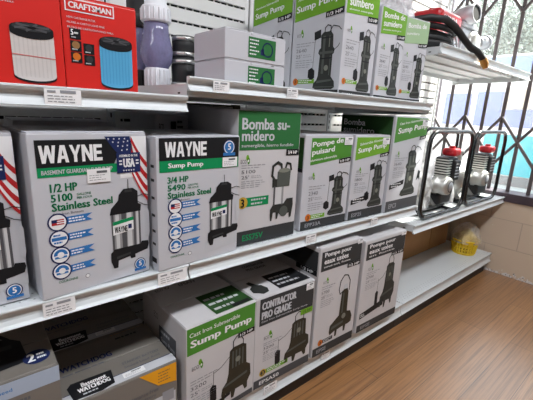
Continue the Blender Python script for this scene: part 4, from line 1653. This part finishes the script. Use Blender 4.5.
rb.build('white_tie', hc, 'white plastic ties')

rp = thing('engine_pump', 'red tanked engine pump with grey outlet casting behind the coiled hose', 'pump', (1.985, 1.045, ZH))
b = MB()
b.rbox(.055, .33, -.02, .16, .165, .285, REDPL, .03, 4)
b.cyl((.18, .09, .28), (.18, .09, .31), .028, REDPL)
b.build('fuel_tank', rp, 'red fuel tank with white lettering')
f = (Vector((.055, -.0205, .165)), Vector((1, 0, 0)), Vector((0, 0, 1)), Vector((0, -1, 0)), .275, .12)
a = Art(f)
a.text('HONDA', .14, .52, .74, .72, P_WHITE, 1, .03)
a.lines(.36, .26, .64, .36, 1, P_WHITE, 1, .6)
a.build('tank_lettering', rp)
b = MB()
b.rbox(.02, .34, 0, .16, .012, .16, BLACKPL, .01)
for k in range(7):
    b.box(.015, .345, -.004, .164, .03 + k * .018, .036 + k * .018, ALU)
b.build('engine_block', rp)
b = MB()
b.rbox(.43, .66, .02, .16, .26, .285, ALU, .004)
b.rbox(.44, .65, .03, .15, .10, .27, ALU, .02)
b.build('outlet_flange', rp)
b = MB()
b.lathe([(.0, .02), (.048, .02), (.048, 0), (.056, 0), (.056, .10), (.045, .13)], ALU, (.50, -.02, .335), (.1, 1, -.1))
b.lathe([(.0, .0), (.048, .0)], DARKGAP, (.50, -.015, .335), (.1, 1, -.1))
b.cyl((.54, .06, .28), (.54, .06, .33), .05, ALU)
b.build('outlet_elbow', rp)
b = MB()
b.lathe([(.0, 0), (.07, 0), (.09, .02), (.095, .06), (.08, .10), (.0, .11)], SILVER, (.62, .0, .165), (0, 1, 0))
b.rbox(.60, .68, -.01, .05, .02, .09, SILVER, .006)
b.cyl((.70, .03, .20), (.80, .02, .215), .038, ALU)
b.cyl((.785, .02, .212), (.805, .02, .216), .047, ALU)
b.build('volute', rp)
b = MB()
b.tube([(-.02, -.03, .01), (.82, -.03, .01), (.82, .17, .01), (-.0, .17, .01)], .01, ALU, closed=True, fillet=.04)
b.build('frame_loop', rp)
b = MB().rbox(.70, .72, -.06, -.03, .0, .05, BLACKPL, .004)
b.build('rubber_foot', rp)
plastic_bag('plastic_bag', 'clear plastic film bunched on top of the green topped end carton', 1.43, .93, ZT + .338, .085, .085, .12, 1.7)

# ------------------------------------------------------------------ yellow basket
bk = thing('basket', 'round yellow slotted plastic basket at the far end of the bottom shelf', 'basket', (2.665, .915, ZB - .002))
b = MB()
H, R0, R1, nseg = .105, .072, .086, 26
b.lathe([(.0, .001), (R0, .001), (R0, .006), (.0, .006)], YELLOW)
for z0, z1 in ((.004, .018), (.034, .042), (.056, .064), (.078, .105)):
    ra, rb_ = R0 + (R1 - R0) * z0 / H, R0 + (R1 - R0) * z1 / H
    b.lathe([(ra - .003, z0), (ra, z0), (rb_, z1), (rb_ - .003, z1), (ra - .003, z0)], YELLOW, seg=nseg)
for k in range(nseg):
    q = 2 * PI * k / nseg
    b.tube([(R0 * math.cos(q), R0 * math.sin(q), .008), ((R1 - .002) * math.cos(q), (R1 - .002) * math.sin(q), .095)], .0045, YELLOW, seg=6)
b.build('slotted_wall', bk)
b = MB()
b.lathe([(R1 - .004, .098), (R1 + .004, .098), (R1 + .004, .107), (R1 - .004, .107), (R1 - .004, .098)], YELLOW)
b.build('rim', bk)
ib = thing('plastic_liner', 'yellow dome of plastic heaped inside the slotted basket', 'plastic lid', (2.665, .915, ZB + .055))
MB().lathe([(.0, .115), (.025, .11), (.045, .095), (.06, .06), (.07, .02), (.07, .0)], YELLOW).build('dome', ib)
plastic_bag('plastic_bag', 'clear plastic bag pulled over the yellow basket', 2.665, .915, ZB + .085, .094, .094, .135, 5.5, taper=.62)
